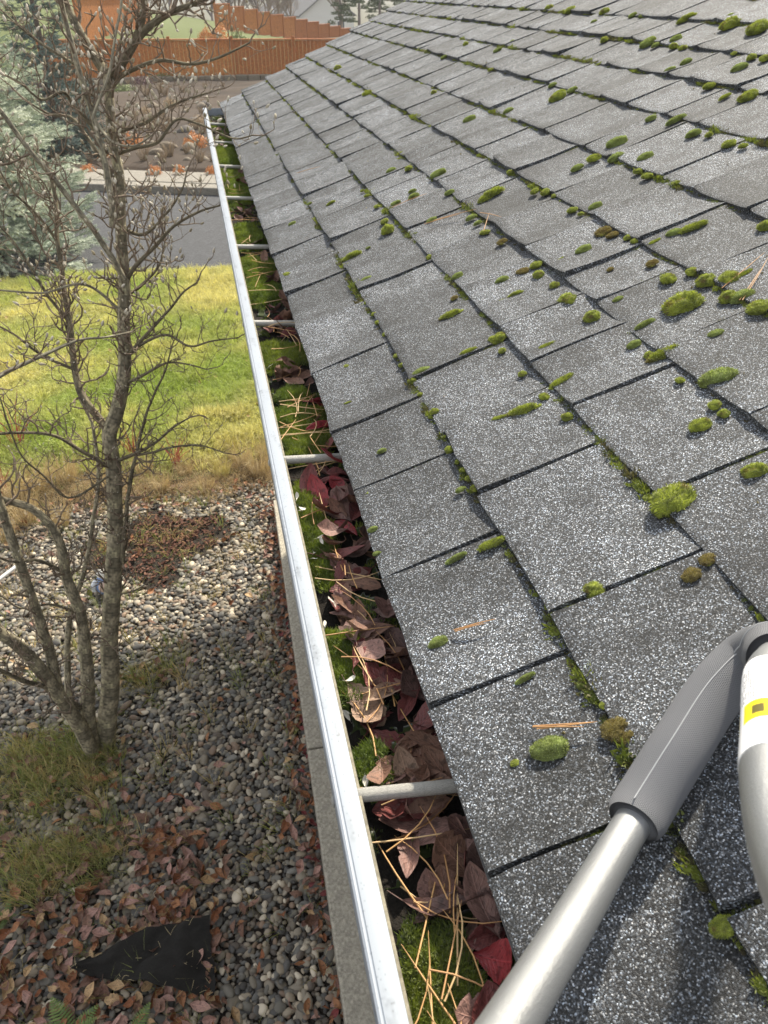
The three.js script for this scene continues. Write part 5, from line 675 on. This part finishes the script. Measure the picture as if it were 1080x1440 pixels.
{
  const r = rng(64), or = [0, 1].map((i) => leafBall(80 + i, 900, 1, 0.85, 1, 0.07, rgb(0.48, 0.18, 0.05), rgb(0.64, 0.32, 0.12))), gr = leafBall(84, 900, 1, 0.9, 1, 0.07, rgb(0.10, 0.15, 0.04), rgb(0.2, 0.25, 0.06)), tn = leafBall(86, 700, 1, 0.9, 1, 0.06, rgb(0.30, 0.21, 0.12), rgb(0.45, 0.34, 0.2)), pu = leafBall(88, 900, 1, 1, 1, 0.06, rgb(0.10, 0.05, 0.055), rgb(0.19, 0.09, 0.09));
  const put = (u, v, w, g, label, group, H = 0.8, name = 'shrub') => { let p = onLevel(u, v, 0.08); for (let i = 0; i < 6; i++) p = onLevel(u, v, p.z > -14.5 ? 0 : bankH(p.x, p.z)); p.y -= 0.02; const d = p.distanceTo(EYE), s = w / FOCAL * d / 2, m = mesh(name, g, foliM); m.position.copy(p); m.scale.set(s, s * H * 1.5, s); m.rotation.y = r() * 6; tag(m, label, 'shrub', group); return m; };
  for (const [u, v, w, lb] of [[187, 206, 34, 'on the bank behind the trunk'], [274, 206, 36, 'on the bank beside the gutter end'], [125, 241, 22, 'near the pavement by the spruces'], [217, 242, 20, 'just above the pavement'], [252, 240, 18, 'just above the pavement'], [298, 241, 18, 'just above the pavement'], [70, 215, 22, 'under the silvery spruce'], [148, 222, 18, 'on the bank between branches']]) put(u, v, w, pick(or, r), 'low orange leaved shrub ' + lb, 'orange shrubs on the bank', 0.8, 'orange_shrub');
  for (const [u, v, w] of [[281, 178, 26], [240, 150, 22], [120, 190, 22], [205, 160, 18]]) put(u, v, w, tn, 'dried tan perennial clump on the mulched bank', 'tan clumps on the bank', 0.9, 'perennial_clump');
  put(45, 150, 44, pu, 'purple brown bushy shrub between the spruces', null, 1.1, 'purple_shrub'); put(200, 118, 30, pu, 'dark red low shrub below the near fence', null, 0.5, 'red_shrub'); put(230, 112, 36, gr, 'low green juniper below the near fence', null, 0.35, 'juniper');
  for (const [u, v, w] of [[170, 128, 40], [120, 135, 36]]) put(u, v, w, gr, 'green mounded groundcover below the near fence', 'groundcover below fence', 0.35, 'groundcover_mound');
  // field stones
  const st = [0, 1, 2].map((i) => { const g = mergeVertices(new THREE.IcosahedronGeometry(1, 2).deleteAttribute('normal').deleteAttribute('uv')), p = g.attributes.position, q = V(0, 0, 0); for (let j = 0; j < p.count; j++) { q.fromBufferAttribute(p, j); const n = 1 + 0.6 * (noise(q.x * 1.3 + i * 5, q.y * 1.3, q.z * 1.3) - 0.5); p.setXYZ(j, q.x * n, q.y * n * 0.7, q.z * n); } g.computeVertexNormals(); return metreUV(g); }), sm = [std({ color: rgb(0.30, 0.25, 0.19), map: grainAt(2) }), std({ color: rgb(0.18, 0.16, 0.145), map: grainAt(2) })];
  for (let i = 0; i < 26; i++) { const p = onLevel(rr(100, 300, r), rr(150, 238, r), 0); p.y = bankH(p.x, p.z); const m = mesh('field_stone', pick(st, r), pick(sm, r)); m.position.copy(p); m.scale.setScalar(rr(0.07, 0.2, r)); m.rotation.y = r() * 6; tag(m, 'rough brown field stone set in the mulched bank', 'stone', 'field stones on the bank'); }
  const dry = [0, 1].map((i) => tuftGeo(90, 0.5, 0.08, 0.006, 960 + i, 0.9, rgb(0.20, 0.15, 0.10), rgb(0.36, 0.28, 0.19)));
  for (let i = 0; i < 60; i++) { const p = onLevel(rr(20, 330, r), rr(122, 240, r), 0); p.y = bankH(p.x, p.z); const m = mesh('dry_tuft', pick(dry, r), foliM); m.position.copy(p); m.scale.setScalar(rr(0.4, 0.9, r)); m.rotation.y = r() * 6; tag(m, 'withered brown plant tuft on the mulched bank', 'plant', 'withered tufts on the bank'); }
}
// ---------------------------------------------------------------- wooden fences
{
  const woods = [rgb(0.66, 0.23, 0.055), rgb(0.60, 0.20, 0.048), rgb(0.72, 0.27, 0.07)].map((c) => std({ color: c, map: grainAt(1.2), roughness: 0.75 })), capM = std({ color: rgb(0.42, 0.14, 0.045), roughness: 0.75 });
  function fence(a, b, topA, topB, bayL, label) {
    const f = grp('wooden_fence'); tag(f, label, 'fence'); const d = b.clone().sub(a), L = Math.hypot(d.x, d.z), n = Math.round(L / bayL), ang = Math.atan2(-d.z, d.x), put = (g, x, y, name, m, par = f) => { g.rotateY(ang); const q = a.clone().lerp(b, x); g.translate(q.x, q.y + y, q.z); return mesh(name, g, m, par); };
    for (let i = 0; i <= n; i++) { const t = i / n, h = topA + (topB - topA) * t; const g = new RoundedBoxGeometry(0.11, h + 0.12, 0.11, 1, 0.008); put(g, t, h / 2 + 0.02, 'post', woods[1]); if (i === n) break;
      const h2 = topA + (topB - topA) * (i + 0.5) / n, bl = L / n - 0.12, nb = Math.round(bl / 0.145), bs = []; for (let k = 0; k < nb; k++) { const w = bl / nb; const bg = new RoundedBoxGeometry(w - 0.006, h2 - 0.1 + rr(-0.004, 0.004), 0.02, 1, 0.003); bg.translate(-bl / 2 + (k + 0.5) * w, 0, rr(-0.002, 0.004)); bs.push(metreUV(bg)); }
      const pn = put(mergeGeometries(bs), (i + 0.5) / n, h2 / 2, 'board_panel', pick(woods)); pn.userData.kind = 'stuff'; put(new RoundedBoxGeometry(bl + 0.12, 0.04, 0.15, 1, 0.006), (i + 0.5) / n, h2 - 0.02, 'cap_rail', capM); put(new RoundedBoxGeometry(bl, 0.12, 0.04, 1, 0.006), (i + 0.5) / n, 0.1, 'kick_board', capM); }
  }
  const a = onLevel(95, 102, 0), b = onLevel(455, 116, 0); a.z = -34.2; b.z = -33.6; a.x = -5.2; b.x = 6.2;
  fence(a, b, 1.42, 1.36, 2.4, 'orange stained board fence standing at the top of the mulched bank');
  const pt = (u, v, d) => { const q = ray(u, v); q.multiplyScalar(d / -q.z).add(EYE); return q; };
  const c0 = pt(305, 43, 56), c1 = pt(520, 68, 67), hA = pt(305, 3, 56).y - c0.y, hB = pt(520, 46, 67).y - c1.y; console.log('far fence', c0.x.toFixed(2), c0.y.toFixed(2), c1.x.toFixed(2), c1.y.toFixed(2), hA.toFixed(2), hB.toFixed(2)); c0.y = vergeH(c0.x, c0.z) - 0.03; c1.y = vergeH(c1.x, c1.z) - 0.03; const e0 = pt(118, 78, 44), e1 = pt(215, 62, 50);
  fence(c0, c1, hA, hB, 1.2, 'farther orange board fence climbing behind the near fence');
  fence(e0, e1, 2.3, 2.1, 2.4, 'tall orange board fence behind the tree limbs');
  const wall = grp('retaining_wall'); tag(wall, 'low beige block retaining wall at the foot of the near fence', 'wall'); const bm = [std({ color: rgb(0.34, 0.29, 0.22), map: grainAt(2) }), std({ color: rgb(0.28, 0.24, 0.18), map: grainAt(2) })];
  for (let i = 0; i < 26; i++) { const x = -4.2 + i * 0.45; mesh('block', block(x + 0.01, x + 0.44, -0.1, 0.24 + rr(-0.01, 0.01), -33.55, -33.2, 0.02), pick(bm), wall); }
  const r = rng(12), orangeBall = leafBall(95, 700, 1, 1, 1, 0.09, rgb(0.48, 0.20, 0.06), rgb(0.62, 0.32, 0.12)), greenBall = leafBall(96, 700, 1, 0.9, 1, 0.09, rgb(0.13, 0.17, 0.05), rgb(0.22, 0.26, 0.08));
  for (const [u, v, w, g, lb] of [[290, 52, 22, orangeBall, 'pale orange shrub behind the near fence'], [308, 53, 26, orangeBall, 'bright orange shrub behind the near fence'], [335, 46, 24, greenBall, 'green shrub between the two fences'], [415, 62, 8, leafBall(97, 300, 1, 1, 1, 0.1, rgb(0.5, 0.03, 0.04), rgb(0.6, 0.06, 0.07)), 'small red shrub at the far lawn edge']]) { const p = pt(u, v, 46), d = p.distanceTo(EYE), s = w / FOCAL * d / 2 * 1.2; p.y = vergeH(p.x, p.z) - 0.02; const m = mesh('garden_shrub', g, foliM); m.position.copy(p); m.scale.set(s, s * 1.5, s); tag(m, lb, 'shrub'); }
}
// ---------------------------------------------------------------- far trees and house
{
  const r = rng(1999);
  function bareTree(seed, H) { const q = rng(seed), gs = []; const grow = (p, d, L, rad, lv) => { const pts = [p.clone()]; let x = p.clone(), dir = d.clone(); for (let i = 0; i < 4; i++) { dir.add(V(rr(-0.2, 0.2, q), rr(-0.02, 0.12, q), rr(-0.2, 0.2, q))).normalize(); x = x.clone().addScaledVector(dir, L / 4); pts.push(x); if (lv < 4 && i > 0) for (let k = 0; k < (lv < 1 ? 3 : 2); k++) if (q() < 0.9) grow(x, dir.clone().multiplyScalar(0.75).add(V(rr(-1, 1, q), rr(-0.1, 0.8, q), rr(-1, 1, q)).multiplyScalar(0.7)).normalize(), L * rr(0.5, 0.72, q), rad * 0.5, lv + 1); } gs.push(sweep(pts, pts.map((_, i) => Math.max(0.008, rad * (1 - 0.13 * i))), lv < 2 ? 6 : 3)); }; grow(V(0, 0, 0), V(0, 1, 0), H * 0.42, H * 0.018, 0); return mergeGeometries(gs); }
  const bt = [bareTree(3, 9), bareTree(5, 9)], bm = [std({ color: rgb(0.20, 0.165, 0.16) }), std({ color: rgb(0.25, 0.20, 0.16) })];
  for (const [u, d, s] of [[60, 70, 0.8], [130, 66, 0.8], [180, 76, 0.9], [225, 70, 0.75], [262, 80, 0.9], [300, 74, 0.8], [335, 82, 1], [365, 78, 0.85], [392, 90, 1], [410, 84, 0.8], [480, 95, 1], [150, 95, 1.2], [245, 100, 1.2], [320, 105, 1.2], [375, 110, 1.2], [20, 80, 1]]) { const p = ray(u, 20); p.multiplyScalar(d / -p.z).add(EYE); p.y = fall(p.z) - 0.2; const g = grp('bare_tree', p, r() * 6); tag(g, 'leafless grey brown tree in the haze beyond the fences', 'tree', 'bare trees beyond the fences'); mesh('branches', pick(bt, r), pick(bm, r), g); g.scale.setScalar(s * rr(0.8, 1.1, r)); }
  const pineG = (seed) => { const q = rng(seed), parts = []; for (let i = 0; i < 26; i++) { const a = q() * 6.28, y = rr(1.5, 7, q), k = rr(0.3, 1, q) * (2.6 - 0.25 * y + 0.6); const g = leafBall(seed * 50 + i, 170, 0.75, 0.5, 0.75, 0.10, rgb(0.05, 0.075, 0.035), rgb(0.12, 0.15, 0.07)); g.translate(Math.cos(a) * k * 0.6, y, Math.sin(a) * k * 0.6); parts.push(g); } return mergeGeometries(parts); };
  const pg = [pineG(4), pineG(6)], pm = std({ vertexColors: true, roughness: 0.9 });
  for (const [u, d, s] of [[478, 72, 0.85], [505, 70, 0.95], [535, 74, 1], [565, 72, 1], [600, 80, 1.1]]) { const p = ray(u, 20); p.multiplyScalar(d / -p.z).add(EYE); p.y = fall(p.z) - 0.3; const g = grp('pine_tree', p, r() * 6); tag(g, 'dark green pine tree in the haze beyond the roof edge', 'tree', 'pines beyond the roof'); mesh('trunk', sweep([V(0, 0, 0), V(0.1, 3, 0), V(0, 6.6, 0)], [0.2, 0.14, 0.03], 8), bm[0], g); mesh('crown', pick(pg, r), pm, g); g.scale.setScalar(s * 0.72); }
  const houses = [[443, 30, 118, 7.5, 'white gabled house in the haze beyond the fences', rgb(0.62, 0.62, 0.62)], [150, 22, 125, 9, 'pale grey house behind the bare trees', rgb(0.42, 0.41, 0.42)], [400, 26, 150, 9, 'grey roofed house far down the hill', rgb(0.5, 0.47, 0.43)]];
  for (const [u, v, d, w, lb, c] of houses) { const p = ray(u, v); p.multiplyScalar(d / -p.z).add(EYE); p.y = fall(p.z); const g = grp('far_house', p, 0.25); tag(g, lb, 'house'); const wm = std({ color: c }); mesh('wall', block(-w / 2, w / 2, -0.2, 4.6, -4, 4, 0.02), wm, g);
    const s = new THREE.Shape([new THREE.Vector2(-w / 2, 4.61), new THREE.Vector2(w / 2, 4.61), new THREE.Vector2(0, 4.61 + w * 0.32)]), gg = new THREE.ExtrudeGeometry(s, { depth: 7.9, bevelEnabled: false }); gg.translate(0, 0, -3.95); mesh('gable', gg, wm, g);
    for (const sd of [-1, 1]) { const rf = new RoundedBoxGeometry(w * 0.63, 0.15, 8.7, 1, 0.03); rf.rotateZ(-sd * Math.atan(0.64)); rf.translate(sd * w * 0.262, 4.74 + w * 0.15, 0); mesh('roof', rf, std({ color: rgb(0.13, 0.13, 0.14) }), g); }
    for (const x of [-w * 0.25, w * 0.25]) { const win = mesh('window', block(x - 0.55, x + 0.55, 2.9, 4.1, 3.98, 4.05, 0.01), std({ color: rgb(0.75, 0.75, 0.75) }), g); mesh('pane', block(x - 0.47, x + 0.47, 2.98, 4.02, 4.051, 4.06, 0.002), new THREE.MeshStandardMaterial({ color: rgb(0.06, 0.07, 0.09), roughness: 0.1 }), win); } }
}
scene.traverse((o) => { if (o.isMesh) { o.castShadow = true; o.receiveShadow = true; } });
renderer.setSize(768, 1024);
renderer.render(scene, camera);
